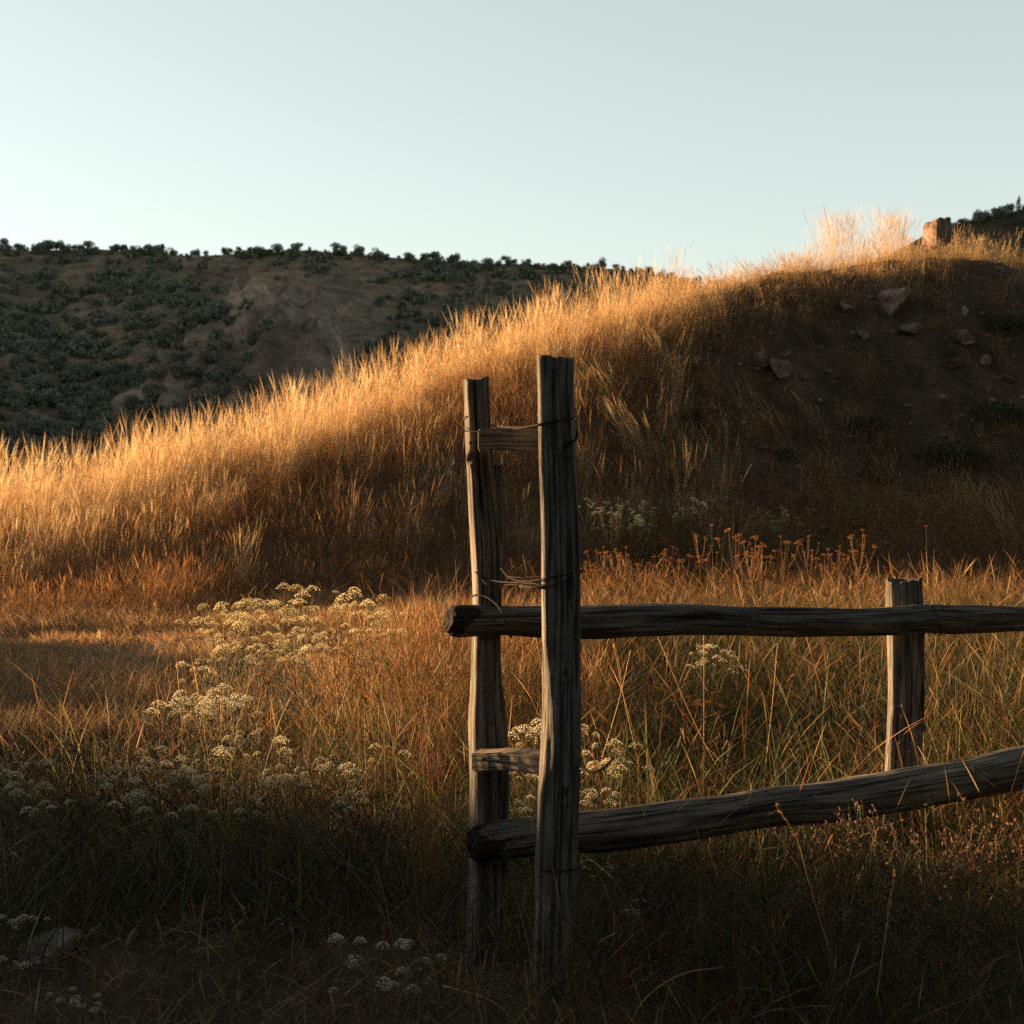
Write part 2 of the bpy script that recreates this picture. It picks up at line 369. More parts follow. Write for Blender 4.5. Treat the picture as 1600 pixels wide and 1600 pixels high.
# ------------------------------------------------------------------ junipers on the far slopes
def crown_arrays(rng, h, wid, n, pointed=False, leaf=0.21):
    """leaf clumps spread through an uneven crown volume; returns triangles"""
    lobes = []
    k = 7 if not pointed else 5
    for i in range(k):
        if pointed:
            z = h * (0.2 + 0.75 * i / k); r = wid * 0.5 * (1.05 - 0.9 * i / k)
            lobes.append((rng.normal(0, .05) * wid, rng.normal(0, .05) * wid, z, r, h * 0.16))
        else:
            a = rng.uniform(0, 6.28); d = wid * 0.3 * rng.uniform(0.2, 1)
            lobes.append((d * math.cos(a), d * math.sin(a), h * rng.uniform(0.16, 0.74), wid * rng.uniform(0.2, 0.36), h * rng.uniform(0.16, 0.28)))
    L = np.array(lobes); pick = rng.integers(0, k, n)
    d = rng.normal(size=(n, 3)); d /= np.linalg.norm(d, axis=1)[:, None]
    rad = rng.uniform(0.35, 1.08, n) ** 0.6
    P = L[pick, :3] + d * np.stack([L[pick, 3], L[pick, 3], L[pick, 4]], 1) * rad[:, None]
    A = rng.normal(size=(n, 3, 3)); A /= np.linalg.norm(A, axis=2)[:, :, None]
    V = P[:, None, :] + A * leaf * rng.uniform(0.6, 1.3, (n, 1, 1)) * wid / 3.0
    c = np.array([0.14, 0.15, 0.115]) * rng.uniform(0.6, 1.5, (n, 1)) * np.array([1, 1, 1])
    c = np.repeat(c, 3, 0)
    return V.reshape(-1, 3), np.arange(3 * n).reshape(-1, 3), c
def tree_mesh(seed, pointed=False):
    rng = np.random.default_rng(seed); mb = MB()
    h = 3.0 if not pointed else 5.0; wd = 3.0 if not pointed else 2.2
    mb.tube([(0, 0, -0.5), (0.05, 0, h * 0.3), (0.1, 0.05, h * 0.62)], [0.16, 0.12, 0.05], 5, (0.09, 0.065, 0.05))
    for q in range(4):
        a = rng.uniform(0, 6.28)
        mb.tube([(0, 0, h * 0.15), (math.cos(a) * wd * .2, math.sin(a) * wd * .2, h * 0.4), (math.cos(a) * wd * .32, math.sin(a) * wd * .32, h * 0.55)], [0.08, 0.05, 0.02], 4, (0.09, 0.065, 0.05))
    mb.add(*crown_arrays(rng, h, wd, 1300, pointed))
    return mb.mesh("juniper_tree", M_CROWN)
TREES = [tree_mesh(100 + i) for i in range(5)] + [tree_mesh(200 + i, True) for i in range(2)]
rt = random.Random(5)
def put_tree(mi, x, y, z, s, label, group, cat="tree", name="juniper_tree"):
    o = link(name, TREES[mi]); o.location = (x, y, z); o.rotation_euler = (0, 0, rt.uniform(0, 6.28))
    o.scale = (s * rt.uniform(0.85, 1.25), s * rt.uniform(0.85, 1.25), s * rt.uniform(0.8, 1.15))
    tag(o, label, cat, group); return o
hz1 = lambda x, y: float(hill_z(np.array([x]), np.array([y]))[0])
rz1 = lambda x, y: float(rhill_z(np.array([x]), np.array([y]))[0])
def crest_y(X): return float(HD + 14 * vnoise(np.array([X / 60]), np.array([0.0]), 0, 4)[0] + max(0, -(X + 170)) * 0.35)
xx = -125.0
while xx < 52:
    X = xx + rt.uniform(-.6, .6); Y = crest_y(X) - rt.uniform(-1.5, 4)
    put_tree(rt.randrange(5), X, Y, hz1(X, Y) - 0.2, 0.3 + 0.85 * rt.random() ** 1.7,
             "dark bushy juniper in the row along the far hill's skyline", "junipers along the far skyline")
    xx += rt.uniform(0.5, 1.5)
def hill_density(cx, cy):                    # pixel -> how thickly the bushes stand there
    d = 0.35 + 0.5 * float(fbm(np.array([cx / 130.]), np.array([cy / 90.]), 0, 81, 3)[0])
    d += 0.55 * max(0, min(1, (cy - 430) / 130)) * (1 - max(0, min(1, (cx - 330) / 150)))
    d += 0.9 * max(0, min(1, (cx - 560) / 150))
    if 330 < cx < 620 and cy > 440: d -= 0.55 * (1 - abs(cx - 490) / 140)
    if cy < 415: d += 0.15
    return d
cand = []
while len(cand) < 2600:
    Y = rt.uniform(185, 335); X = rt.uniform(-0.40, 0.16) * Y; Z = hz1(X, Y)
    cx, cy = 800 + X / Y * F, HZ - (Z - CAMH) / Y * F
    if Y > crest_y(X) or cy > 760: continue
    if rt.random() < hill_density(cx, cy): cand.append((Y, X, Z, rt.uniform(0.4, 1.15), cx, cy))
cand.sort(key=lambda c: -c[3] / c[0])
ncount = 0; scrub = MB(); rs = np.random.default_rng(77)
zx = np.interp
for (Y, X, Z, s, cx, cy) in cand:
    mound_top = np.interp(cx, [0, 200, 400, 600, 800, 1000, 1100], [740, 690, 640, 580, 510, 450, 420])
    if ncount < 110 and cy < mound_top:
        put_tree(rt.randrange(5), X, Y, Z - 0.2, s, "dark juniper bush dotted over the shaded brown far hillside", "junipers on the far hillside"); ncount += 1
    else:
        V, T, c = crown_arrays(rs, 2.4 * s, 3.0 * s, 90, False, 0.62)
        scrub.add(V + np.array([X, Y, Z - 0.2]), T, c)
tag(scrub.obj("hillside_scrub", M_CROWN), "low dark green scrub covering the far hillside between the junipers", "scrub", None, "stuff")
for k in range(24):
    Y = rt.uniform(150, 189); X = rt.uniform(0.29, 0.42) * Y
    put_tree(rt.choice([0, 1, 2, 3, 4]), X, Y, rz1(X, Y) - 0.2, rt.uniform(0.5, 1.0), "dark juniper on the steep hillside behind the square ridge rock", "junipers on the right hillside")
for k, (cx, s, mi) in enumerate([(1478, .45, 0), (1490, .4, 1), (1505, .5, 2), (1522, .35, 5), (1535, .6, 1), (1548, .45, 3), (1560, .6, 4), (1572, .7, 0), (1581, .4, 5), (1592, .5, 6), (1604, .6, 2), (1625, .5, 6), (1650, .9, 3)]):
    Y = 189; X = (cx - 800) / F * Y
    put_tree(mi, X, Y, rz1(X, Y) - 0.3, s, "dark evergreen on the skyline at the upper right", "evergreens on the right skyline", name="evergreen_tree")

# ------------------------------------------------------------------ the fence
def log_part(name, stations, mat, parent, ref=(0, -1, 0), nexp=2.0, roll=0.0, nseg=64, nlen=170, seed=1, lump=0.05, grain=0.0022,
             cracks=(), knots=(), notches=(), endmat=None, ragged=0.012, hollow=0.0):
    """stations: list of (centre point, half-width seen from camera, half-depth); one closed log, UV in metres along / around"""
    C0 = [Vector(s[0]) for s in stations]
    A = catmull([tuple(c) for c in C0], nlen)
    par = np.linspace(0, len(stations) - 1, nlen)
    rw = np.interp(par, range(len(stations)), [s[1] for s in stations]); rd = np.interp(par, range(len(stations)), [s[2] for s in stations])
    k = np.ones(9) / 9
    rw = np.convolve(np.pad(rw, 4, 'edge'), k, 'valid'); rd = np.convolve(np.pad(rd, 4, 'edge'), k, 'valid')
    Lg = np.concatenate([[0], np.cumsum([(A[i + 1] - A[i]).length for i in range(nlen - 1)])])
    th = np.linspace(0, 2 * np.pi, nseg, endpoint=False); ref = Vector(ref)
    TH, LL = np.meshgrid(th, Lg)
    tt = TH - roll
    cs, sn = np.abs(np.cos(tt)), np.abs(np.sin(tt))
    rad = (cs ** nexp + sn ** nexp) ** (-1.0 / nexp)            # unit superellipse
    cu, su = np.cos(TH) * 1.0, np.sin(TH) * 1.0
    f = 1 + lump * fbm(cu * 1.3 + 5, su * 1.3, LL * 2.2, seed, 3)
    f = f * rad
    gx = TH * 6.0
    wr = vnoise(np.cos(TH) * 7 + 0.8 * vnoise(LL * 3, TH * 0, 0, seed + 5), np.sin(TH) * 7, LL * 1.6, seed + 2) + 0.6 * vnoise(np.cos(TH) * 15, np.sin(TH) * 15, LL * 2.5, seed + 3)
    off = grain * wr
    for (a, l0, l1, wdt, dep) in cracks:
        c = a + 0.12 * vnoise(LL * 4, LL * 0, 0, seed + 9)
        d = np.abs((TH - c + np.pi) % (2 * np.pi) - np.pi)
        off = off - dep * np.exp(-(d / wdt) ** 2) * sstep(l0, l0 + 0.08, LL) * (1 - sstep(l1 - 0.1, l1, LL))
    for (a, l0, rk, dep) in knots:
        d = np.abs((TH - a + np.pi) % (2 * np.pi) - np.pi) * 0.05
        q = np.hypot(d, (LL - l0) * 0.7) / rk
        off = off + dep * (np.exp(-(q - 1) ** 2 * 4) - 1.6 * np.exp(-(q * 1.7) ** 2))
    for (a, l0, l1, wdt, dep) in notches:
        d = np.abs((TH - a + np.pi) % (2 * np.pi) - np.pi)
        s = np.clip((LL - l0) / (l1 - l0), 0, 1)
        off = off - dep * np.exp(-(d / wdt) ** 4) * np.sin(np.pi * s) ** 0.7 * (1 + 0.5 * vnoise(LL * 14, TH * 2, 0, seed + 4))
    V = np.zeros((nlen, nseg, 3))
    for i in range(nlen):
        t = (A[min(i + 1, nlen - 1)] - A[max(i - 1, 0)]).normalized()
        e1 = (ref - t * ref.dot(t)).normalized(); e2 = t.cross(e1)
        ra = f[i] * np.cos(th) * rd[i] + off[i] * np.cos(th)
        rb = f[i] * np.sin(th) * rw[i] + off[i] * np.sin(th)
        P = np.array(A[i])[None] + ra[:, None] * np.array(e1)[None] + rb[:, None] * np.array(e2)[None]
        if i < 3 or i > nlen - 4:                             # ragged ends
            sgn = -1 if i < 3 else 1; k3 = (3 - i) / 3 if i < 3 else (i - (nlen - 4)) / 3
            rg = ragged * (vnoise(np.cos(th) * 1.5, np.sin(th) * 1.5, 0, seed + 12) + 0.5 * vnoise(np.cos(th) * 5, np.sin(th) * 5, 0, seed + 13))
            P = P + (sgn * rg * k3)[:, None] * np.array(t)[None]
        V[i] = P
    rot = (LL + 0.05 * vnoise(TH * 2.2, LL * 9, 0, seed + 6) < 0.055) if endmat else np.zeros_like(LL, bool)
    UV = np.stack([TH * 0.055, LL], -1)
    V = V.reshape(-1, 3); UV = UV.reshape(-1, 2); Q = []; fm = []
    idx = np.arange(nlen * nseg).reshape(nlen, nseg)
    a = idx[:-1]; b = np.roll(a, -1, 1); c = np.roll(idx[1:], -1, 1); d = idx[1:]
    Q = np.stack([a.ravel(), b.ravel(), c.ravel(), d.ravel()], 1); fm = rot[:-1].ravel().astype(int)
    ext = []; extuv = []; eq = []; base = len(V)
    for end, sgn in ((0, 1), (nlen - 1, -1)):                 # caps: rings going in
        ctr = V[idx[end]].mean(0); t = np.array((A[1] - A[0]).normalized() if end == 0 else (A[-2] - A[-1]).normalized())
        prev = idx[end]
        for q, (s, dp) in enumerate(((0.8, 0.25), (0.5, 0.7), (0.2, 1.0), (0.02, 1.0))):
            ring = ctr + (V[idx[end]] - ctr) * s + t[None] * (hollow * dp + 0.35 * min(ragged, .012) * vnoise(np.cos(th) * 2.5 * s, np.sin(th) * 2.5 * s, 0.0, seed + 20)[:, None])
            ids = base + np.arange(nseg); base += nseg
            ext.append(ring); extuv.append(np.stack([np.full(nseg, s * 0.4), th * 0.03], 1))
            p2, i2 = np.roll(prev, -1), np.roll(ids, -1)
            eq.append(np.stack([prev, ids, i2, p2], 1) if end == 0 else np.stack([prev, p2, i2, ids], 1)); prev = ids
    V = np.concatenate([V] + ext); UV = np.concatenate([UV] + extuv); E = np.concatenate(eq)
    Q = np.concatenate([Q, E]); fm = np.concatenate([fm, np.ones(len(E), int)])
    me = np_mesh(name, V, Q, [mat, endmat or mat], None, True, UV, fm)
    return link(name, me, parent)

def post_st(rows, D, depth):
    return [(px((xl + xr) / 2, y, D), (xr - xl) / 2 / F * D, depth if not callable(depth) else depth(y)) for (y, xl, xr) in rows]

fence = empty("rail_fence", (0.13, 4.0, 0.0))
tag(fence, "weathered split-log rail fence with twin wired posts and two rails running right through dry grass", "fence")
FP = []                                                     # parts built in world space, moved under the empty at the end
D1, D2 = 4.0, 4.26
front = log_part("post", post_st([(1600, 828, 889), (1540, 831, 890), (1440, 834, 899), (1300, 838, 904), (1180, 844, 907), (1090, 847, 906), (1000, 848, 906), (900, 848, 906), (800, 847, 904), (700, 844, 899), (620, 842, 896), (563, 841, 896)], D1, 0.047),
    M_WOOD, fence, nexp=9, roll=R(-2), seed=3, lump=0.08,
    cracks=[(0.15, 0.3, 1.0, 0.05, 0.010), (-0.35, 0.9, 1.75, 0.05, 0.009), (0.5, 1.1, 1.9, 0.04, 0.007), (0.62, 0.55, 1.2, 0.04, 0.008), (-0.1, 1.3, 1.9, 0.03, 0.006)],
    knots=[(0.25, 0.66, 0.016, 0.008), (0.35, 1.24, 0.014, 0.007), (-0.1, 0.33, 0.012, 0.006), (0.2, 0.99, 0.012, 0.006), (0.4, 1.62, 0.012, 0.006)],
    notches=[(R(-62), 0.66, 1.08, 0.55, 0.016), (R(-75), 0.5, 0.75, 0.4, 0.006)], ragged=0.01)
tag(front, "thick grey front post, tallest of the fence")
left = log_part("post", post_st([(1580, 730, 780), (1500, 731, 780), (1400, 733, 784), (1300, 735, 790), (1220, 737, 793), (1130, 735, 788), (1080, 738, 782), (1000, 740, 780), (930, 741, 782), (850, 736, 784), (770, 733, 775), (700, 729, 768), (640, 727, 764), (596, 726, 763)], D2, 0.043),
    M_WOOD, fence, nexp=6, roll=R(14), seed=14, lump=0.07,
    cracks=[(-0.25, 1.45, 2.0, 0.11, 0.026), (0.35, 1.55, 2.0, 0.05, 0.01), (0.1, 0.2, 1.0, 0.05, 0.008), (0.7, 0.1, 0.8, 0.07, 0.014), (-0.3, 1.2, 1.5, 0.05, 0.01)],
    knots=[(-0.55, 1.66, 0.012, 0.007), (0.2, 1.2, 0.01, 0.006)], ragged=0.012)
tag(left, "slimmer split rear post with a dark crack at its top")
slab = log_part("split_slab", [(px(786, 915, D2 - .01), .004, .012), (px(782, 860, D2 - .01), .012, .022), (px(781, 800, D2 - .01), .0145, .026), (px(780, 750, D2 - .01), .013, .024), (px(779, 727, D2 - .01), .009, .018)],
    M_WOOD, left, nexp=3, roll=R(20), nseg=28, nlen=50, seed=31, lump=0.12, ragged=0.02)
slab2 = log_part("split_slab", [(px(786, 1290, D2 - .01), .008, .016), (px(788, 1200, D2 - .01), .013, .022), (px(786, 1130, D2 - .01), .008, .016), (px(783, 1080, D2 - .01), .003, .008)],
    M_WOOD, left, nexp=3, roll=R(20), nseg=28, nlen=50, seed=33, lump=0.12, ragged=0.01)
def onlineD(x, A, B):                                       # depth where the sight column x meets the plan line A-B
    k = (x - 800) / F; dx, dy = B[0] - A[0], B[1] - A[1]
    s = (k * A[1] - A[0]) / (dx - k * dy); return A[1] + s * dy
def rail_st(rows, A, B, sq=1.0):
    o = []
    for (x, yt, yb) in rows:
        D = onlineD(x, A, B); r = (yb - yt) / 2 / F * D
        o.append((px(x, (yt + yb) / 2, D), r, r * sq))
    return o
RA, RB = (-0.19, 4.135), (2.0, 5.45)
LA, LB = (-0.13, 4.13), (1.75, 4.85)
top = log_part("rail", rail_st([(701, 953, 988), (705, 948, 993), (714, 945, 996), (735, 944, 996), (790, 946, 993), (860, 944, 1000), (930, 943, 1001), (1000, 941, 997), (1080, 942, 993), (1160, 947, 994), (1250, 949, 995), (1340, 949, 994), (1400, 946, 993), (1445, 943, 990), (1500, 946, 992), (1600, 948, 987), (1720, 948, 985), (1850, 948, 984), (2050, 946, 980), (2300, 943, 976)], RA, RB, 0.9),
    M_WOODR, fence, ref=(0, 0, 1), seed=44, lump=0.11, nlen=260, grain=0.004, endmat=M_WOODEND, hollow=0.004, ragged=0.010,
    cracks=[(-1.0 + 2 * math.pi, 0.05, 0.9, 0.09, 0.013), (-1.7 + 2 * math.pi, 0.3, 1.6, 0.06, 0.010), (-1.25 + 2 * math.pi, 1.0, 2.4, 0.05, 0.009), (-2.2 + 2 * math.pi, 0.1, 1.2, 0.08, 0.012), (5.4, 1.5, 2.6, 0.06, 0.01)],
    knots=[(4.7, 1.02, 0.02, 0.009), (4.9, 1.75, 0.016, 0.008), (4.6, 2.35, 0.018, 0.009)])
tag(top, "round grey top rail with a rotten dark end")
low = log_part("rail", rail_st([(735, 1303, 1339), (739, 1297, 1344), (750, 1292, 1347), (765, 1288, 1347), (820, 1281, 1338), (870, 1273, 1333), (950, 1265, 1327), (1010, 1258, 1319), (1075, 1249, 1310), (1140, 1243, 1299), (1206, 1229, 1290), (1280, 1222, 1284), (1337, 1213, 1277), (1425, 1199, 1262), (1512, 1187, 1247), (1600, 1167, 1231), (1700, 1152, 1218), (1850, 1135, 1202), (2050, 1112, 1178), (2300, 1088, 1150)], LA, LB, 0.95),
    M_WOODL, fence, ref=(0, 0, 1), nexp=2.6, roll=0.5, seed=58, lump=0.11, nlen=260, grain=0.004, endmat=M_WOODEND, hollow=0.004, ragged=0.012,
    cracks=[(5.2, 0.02, 0.7, 0.08, 0.012), (4.6, 0.3, 1.4, 0.06, 0.010), (4.3, 0.9, 2.1, 0.05, 0.008), (5.0, 1.1, 1.5, 0.06, 0.012), (4.9, 1.5, 2.2, 0.05, 0.008)],
    knots=[(4.95, 0.47, 0.02, 0.011), (4.8, 0.92, 0.018, 0.01), (4.6, 1.35, 0.022, 0.011), (5.0, 1.8, 0.018, 0.009)])
tag(low, "thick split lower rail sloping up to the right")
D3 = onlineD(1415, RA, RB) + 0.115
third = log_part("post", post_st([(1330, 1381, 1438), (1230, 1383, 1438), (1180, 1385, 1439), (1080, 1389, 1443), (1000, 1388, 1443), (950, 1387, 1441), (906, 1387, 1440)], D3, 0.042),
    M_WOOD, fence, nexp=8, roll=R(-4), seed=71, lump=0.06,
    cracks=[(0.75, 0.05, 0.8, 0.12, 0.02), (-0.55, 0.2, 0.75, 0.06, 0.012), (-0.2, 0.7, 1.0, 0.05, 0.012), (0.1, 0.3, 0.8, 0.03, 0.006)],
    knots=[(-0.45, 0.52, 0.012, 0.007), (-0.3, 0.4, 0.008, 0.006), (0.0, 0.9, 0.01, 0.005)], ragged=0.014)
tag(third, "short single post behind the rails")

D4 = onlineD(2160, RA, RB) + 0.12
log_part("post", [(Vector((px(2160, 900, D4).x, D4, 0.0)), .062, .045), (px(2162, 1050, D4), .06, .045), (px(2158, 890, D4), .058, .043)], M_WOOD, fence, nexp=6, roll=R(-4), seed=83, lump=0.08, cracks=[(0.4, 0.2, 1.0, 0.06, 0.01)])

def board(name, p0, p1, hgt, dep, mat, seed):
    """sawn block between two points (centres of its end faces), edges slightly worn"""
    bm = bmesh.new(); bmesh.ops.create_cube(bm, size=1.0)
    d = (Vector(p1) - Vector(p0)); L = d.length
    bmesh.ops.scale(bm, vec=(L, dep, hgt), verts=bm.verts)
    bmesh.ops.bevel(bm, geom=bm.edges[:], offset=0.004, segments=2, affect='EDGES')
    bmesh.ops.subdivide_edges(bm, edges=[e for e in bm.edges if e.calc_length() > L * 0.6], cuts=14, use_grid_fill=True)
    rr = random.Random(seed)
    for v in bm.verts:
        v.co.z += 0.0025 * math.sin(v.co.x * 30 + seed) + rr.uniform(-.0008, .0008); v.co.y += rr.uniform(-.001, .001)
    uvl = bm.loops.layers.uv.new("UVMap")
    for f in bm.faces:
        for l in f.loops: l[uvl].uv = ((l.vert.co.y + l.vert.co.z) * 1.0, l.vert.co.x)
    me = bpy.data.meshes.new(name); bm.to_mesh(me); bm.free(); me.materials.append(mat)
    o = link(name, me, fence); ctr = (Vector(p0) + Vector(p1)) / 2
    x = d.normalized(); z = Vector((0, 0, 1)); y = z.cross(x).normalized(); z = x.cross(y)
    mtx = Matrix((x, y, z)).transposed().to_4x4(); mtx.translation = ctr; me.transform(mtx)
    return o
board("spacer_block", px(747, 688, 4.128), px(862, 687, 4.134), 0.062, 0.13, M_WOODB, 3)
board("spacer_block", px(744, 1186, 4.165), px(868, 1190, 4.075), 0.053, 0.075, M_WOODB, 8)

def wire(name, pts, r=0.0019, n=60, extra=None):
    mb = MB(); mb.tube(catmull([px(*p) for p in pts], n), r, 6, (.08, .07, .06))
    for e in (extra or []): mb.tube(catmull([px(*p) for p in e], n // 2), r, 6, (.08, .07, .06))
    o = mb.obj(name, M_WIRE, fence, True); return o
wire("wire_tie", [(726, 672, 4.26), (731, 674, 4.205), (760, 674, 4.165), (800, 671, 4.06), (838, 664, 3.957), (845, 662, 3.949), (872, 657, 3.946), (896, 653, 3.953), (902, 653, 4.0), (896, 655, 4.055), (850, 663, 4.056), (800, 667, 4.12), (768, 664, 4.22), (760, 663, 4.31), (734, 667, 4.315), (726, 671, 4.26)],
     extra=[[(769, 664, 4.26), (790, 668, 4.12), (815, 668, 4.04), (840, 664, 3.956), (848, 661, 3.95)], [(728, 650, 4.22), (723, 662, 4.24), (727, 673, 4.21)]])
wire("wire_tie", [(741, 890, 4.26), (746, 897, 4.2), (770, 907, 4.195), (800, 910, 4.08), (842, 906, 3.955), (860, 902, 3.951), (885, 897, 3.95), (905, 892, 3.965), (909, 892, 4.0), (902, 894, 4.056), (860, 900, 4.056), (800, 902, 4.14), (788, 894, 4.24), (770, 890, 4.315), (745, 889, 4.31), (741, 890, 4.26)],
     extra=[[(742, 893, 4.24), (762, 913, 4.19), (790, 914, 4.17), (830, 911, 3.99), (850, 916, 3.947), (880, 908, 3.947), (906, 897, 3.96)], [(781, 886, 4.2), (795, 902, 4.1), (815, 908, 4.03), (845, 907, 3.952)], [(907, 897, 3.96), (911, 890, 3.96), (908, 884, 3.965)]])
st = MB(); st.tube([px(812, 916, 4.02), px(830, 918, 4.0), px(849, 918, 3.95)], 0.0042, 6); st.obj("wire_stub", M_WIRE, fence, True)
wire("wire_tie", [(737, 932, 4.26), (743, 929, 4.2), (760, 933, 4.17), (775, 944, 4.13), (785, 958, 4.09), (795, 978, 4.088), (799, 992, 4.12), (799, 996, 4.16), (790, 985, 4.21), (782, 950, 4.3), (760, 935, 4.315), (739, 932, 4.3), (737, 932, 4.26)])
wire("wire_tie", [(800, 1338, 4.18), (822, 1356, 4.1), (838, 1359, 3.98), (846, 1360, 3.951), (872, 1361, 3.949), (898, 1358, 3.953), (907, 1356, 3.99), (900, 1357, 4.056), (868, 1360, 4.06), (838, 1358, 4.05)],
     extra=[[(795, 1350, 4.19), (812, 1364, 4.1), (838, 1362, 3.975)]])
hk = MB(); hk.tube(catmull([px(880, 684, 3.96), px(886, 690, 3.942), px(894, 691, 3.938), (px(901, 683, 3.94)), px(902, 674, 3.945)], 24), 0.0042, 6); hk.obj("bent_nail", M_WIRE, fence, True)
hk = MB(); hk.tube(catmull([px(898, 1196, 3.97), px(910, 1202, 3.92), px(924, 1206, 3.9), px(940, 1201, 3.885), px(958, 1186, 3.87)], 30), 0.0042, 6); hk.obj("bent_nail", M_WIRE, fence, True)
hk = MB(); hk.tube(catmull([px(848, 556, 3.98), px(858, 556, 3.97), px(868, 562, 3.97), px(872, 572, 3.975)], 20), 0.0025, 6); hk.obj("bent_nail", M_WIRE, fence, True)
DR = onlineD(1455, RA, RB)
wire("wire_tie", [(1434, 945, D3), (1443, 940, DR), (1454, 946, DR - .05), (1464, 962, DR - .062), (1469, 980, DR - .05), (1468, 993, DR), (1455, 985, DR + .06), (1443, 965, D3 + .02), (1436, 950, D3 + .04)])
nl = MB()
for (x, y, D) in ((735, 692, 4.215), (752, 686, 4.14), (755, 1186, 4.115)): nl.tube([px(x, y, D + .02), px(x, y, D - .006)], [0.003, 0.0055], 7)
nl.obj("nail_heads", M_WIRE, fence)
for ch in fence.children: ch.matrix_parent_inverse = Matrix.Translation(-fence.location)

# ------------------------------------------------------------------ grasses
def inview(n, y0, y1, margin=1.22, side=0.8, rng=RNG):
    """random plan points inside the widened view wedge between two depths"""
    Y = np.sqrt(rng.uniform(y0 ** 2, y1 ** 2, n)); X = rng.uniform(-1, 1, n) * (0.36 * margin * Y + side)
    return X, Y
PAL = {k: np.array(v) for k, v in dict(
    straw=(0.56, 0.41, 0.22), gold=(0.50, 0.29, 0.11), pale=(0.66, 0.53, 0.33), brown=(0.24, 0.125, 0.055), rust=(0.30, 0.125, 0.045),
    dun=(0.36, 0.22, 0.105), olive=(0.115, 0.115, 0.04), green=(0.075, 0.105, 0.035), dark=(0.10, 0.065, 0.04), red=(0.24, 0.095, 0.04), sage=(0.12, 0.14, 0.10)).items()}
def palette(names, weights, n, rng=RNG, var=0.22):
    P = np.array([PAL[k] for k in names]); i = rng.choice(len(names), n, p=np.array(weights) / sum(weights))
    return P[i] * rng.uniform(1 - var, 1 + var, (n, 1))
W_BLADE = ([0, .35, .7, 1.0], [0.8, 1.0, .7, .08])
W_SEED = ([0, .45, .74, .80, .90, 1.0], [.5, .45, .4, 1.9, 1.5, .1])
def blades(name, X, Y, h, wd, az, lean, bend, cols, mat, profile=W_BLADE, rng=RNG, label=None, z=None, tipcol=None):
    n = len(X); ts, ws = np.array(profile[0]), np.array(profile[1]); k = len(ts)
    Z = ground_z(X, Y) - 0.02 if z is None else z
    hor = h[:, None] * (lean[:, None] * ts + bend[:, None] * ts ** 2.2)
    ver = h[:, None] * (ts - 0.30 * (np.clip(bend, 0, 1.3)[:, None]) * ts ** 2.4 - 0.2 * lean[:, None] ** 2 * ts)
    ph = rng.uniform(0, np.pi, n)
    cx = X[:, None] + hor * np.cos(az)[:, None]; cy = Y[:, None] + hor * np.sin(az)[:, None]; cz = Z[:, None] + ver
    hw = wd[:, None] * ws / 2
    ox, oy = hw * np.cos(ph)[:, None], hw * np.sin(ph)[:, None]
    V = np.empty((n, k, 2, 3), np.float32)
    V[:, :, 0, 0] = cx - ox; V[:, :, 1, 0] = cx + ox; V[:, :, 0, 1] = cy - oy; V[:, :, 1, 1] = cy + oy; V[:, :, 0, 2] = cz; V[:, :, 1, 2] = cz
    b = (np.arange(n) * 2 * k)[:, None] + (np.arange(k - 1) * 2)[None]
    b = b.ravel(); Q = np.stack([b, b + 1, b + 3, b + 2], 1)
    c = np.repeat(cols, 2 * k, 0)
    return V.reshape(-1, 3), Q, c
class Sward:
    def __init__(self): self.p = []
    def add(self, *a, **k): self.p.append(blades(*a, **k))
    def obj(self, name, mat, label, cat):
        V = []; Q = []; C = []; n = 0
        for v, q, c in self.p: V.append(v); Q.append(q + n); C.append(c); n += len(v)
        o = link(name, np_mesh(name, np.concatenate(V), np.concatenate(Q), mat, np.concatenate(C)))
        return tag(o, label, cat, None, "stuff")
def uni(a, b, n): return RNG.uniform(a, b, n)

def mound_t(X, Y):
    yr, zr = smoothed_ridge(X); yf = 16.4 + 0.1 * X; return (Y - yf) / (yr - yf)
def tall_density(X, Y):
    t = mound_t(X, Y); d = sstep(-0.12, 0.15, t) * (1 - sstep(1.5, 2.0, t))
    # the right-hand slope below the ridge is stony and thin
    ridge_line = np.interp(X, [-9, -6.5, -4.5, -3, -1.5, 0, 2, 3.4, 5, 7, 10], [-0.2, -0.05, 0.2, 0.5, 0.64, 0.70, 0.76, 0.86, 0.93, 0.95, 0.97])
    thin = sstep(-0.16, 0.16, t - ridge_line + 0.12 * fbm(X * 0.8, Y * 0.8, 0, 93, 3)) * (1 - 0.55 * sstep(4.2, 5.2, X))
    thin = np.maximum(thin, 0.8 * sstep(0.76, 0.95, t + 0.12 * fbm(X * 1.2, Y * 1.2, 0, 98, 2)) * sstep(2.5, 3.5, X)) * (1 - .55 * sstep(6.9, 8.2, X))
    return d * (0.22 + 0.78 * thin) * (1 - 0.55 * sstep(2.0, 4.5, X) * (1 - thin))
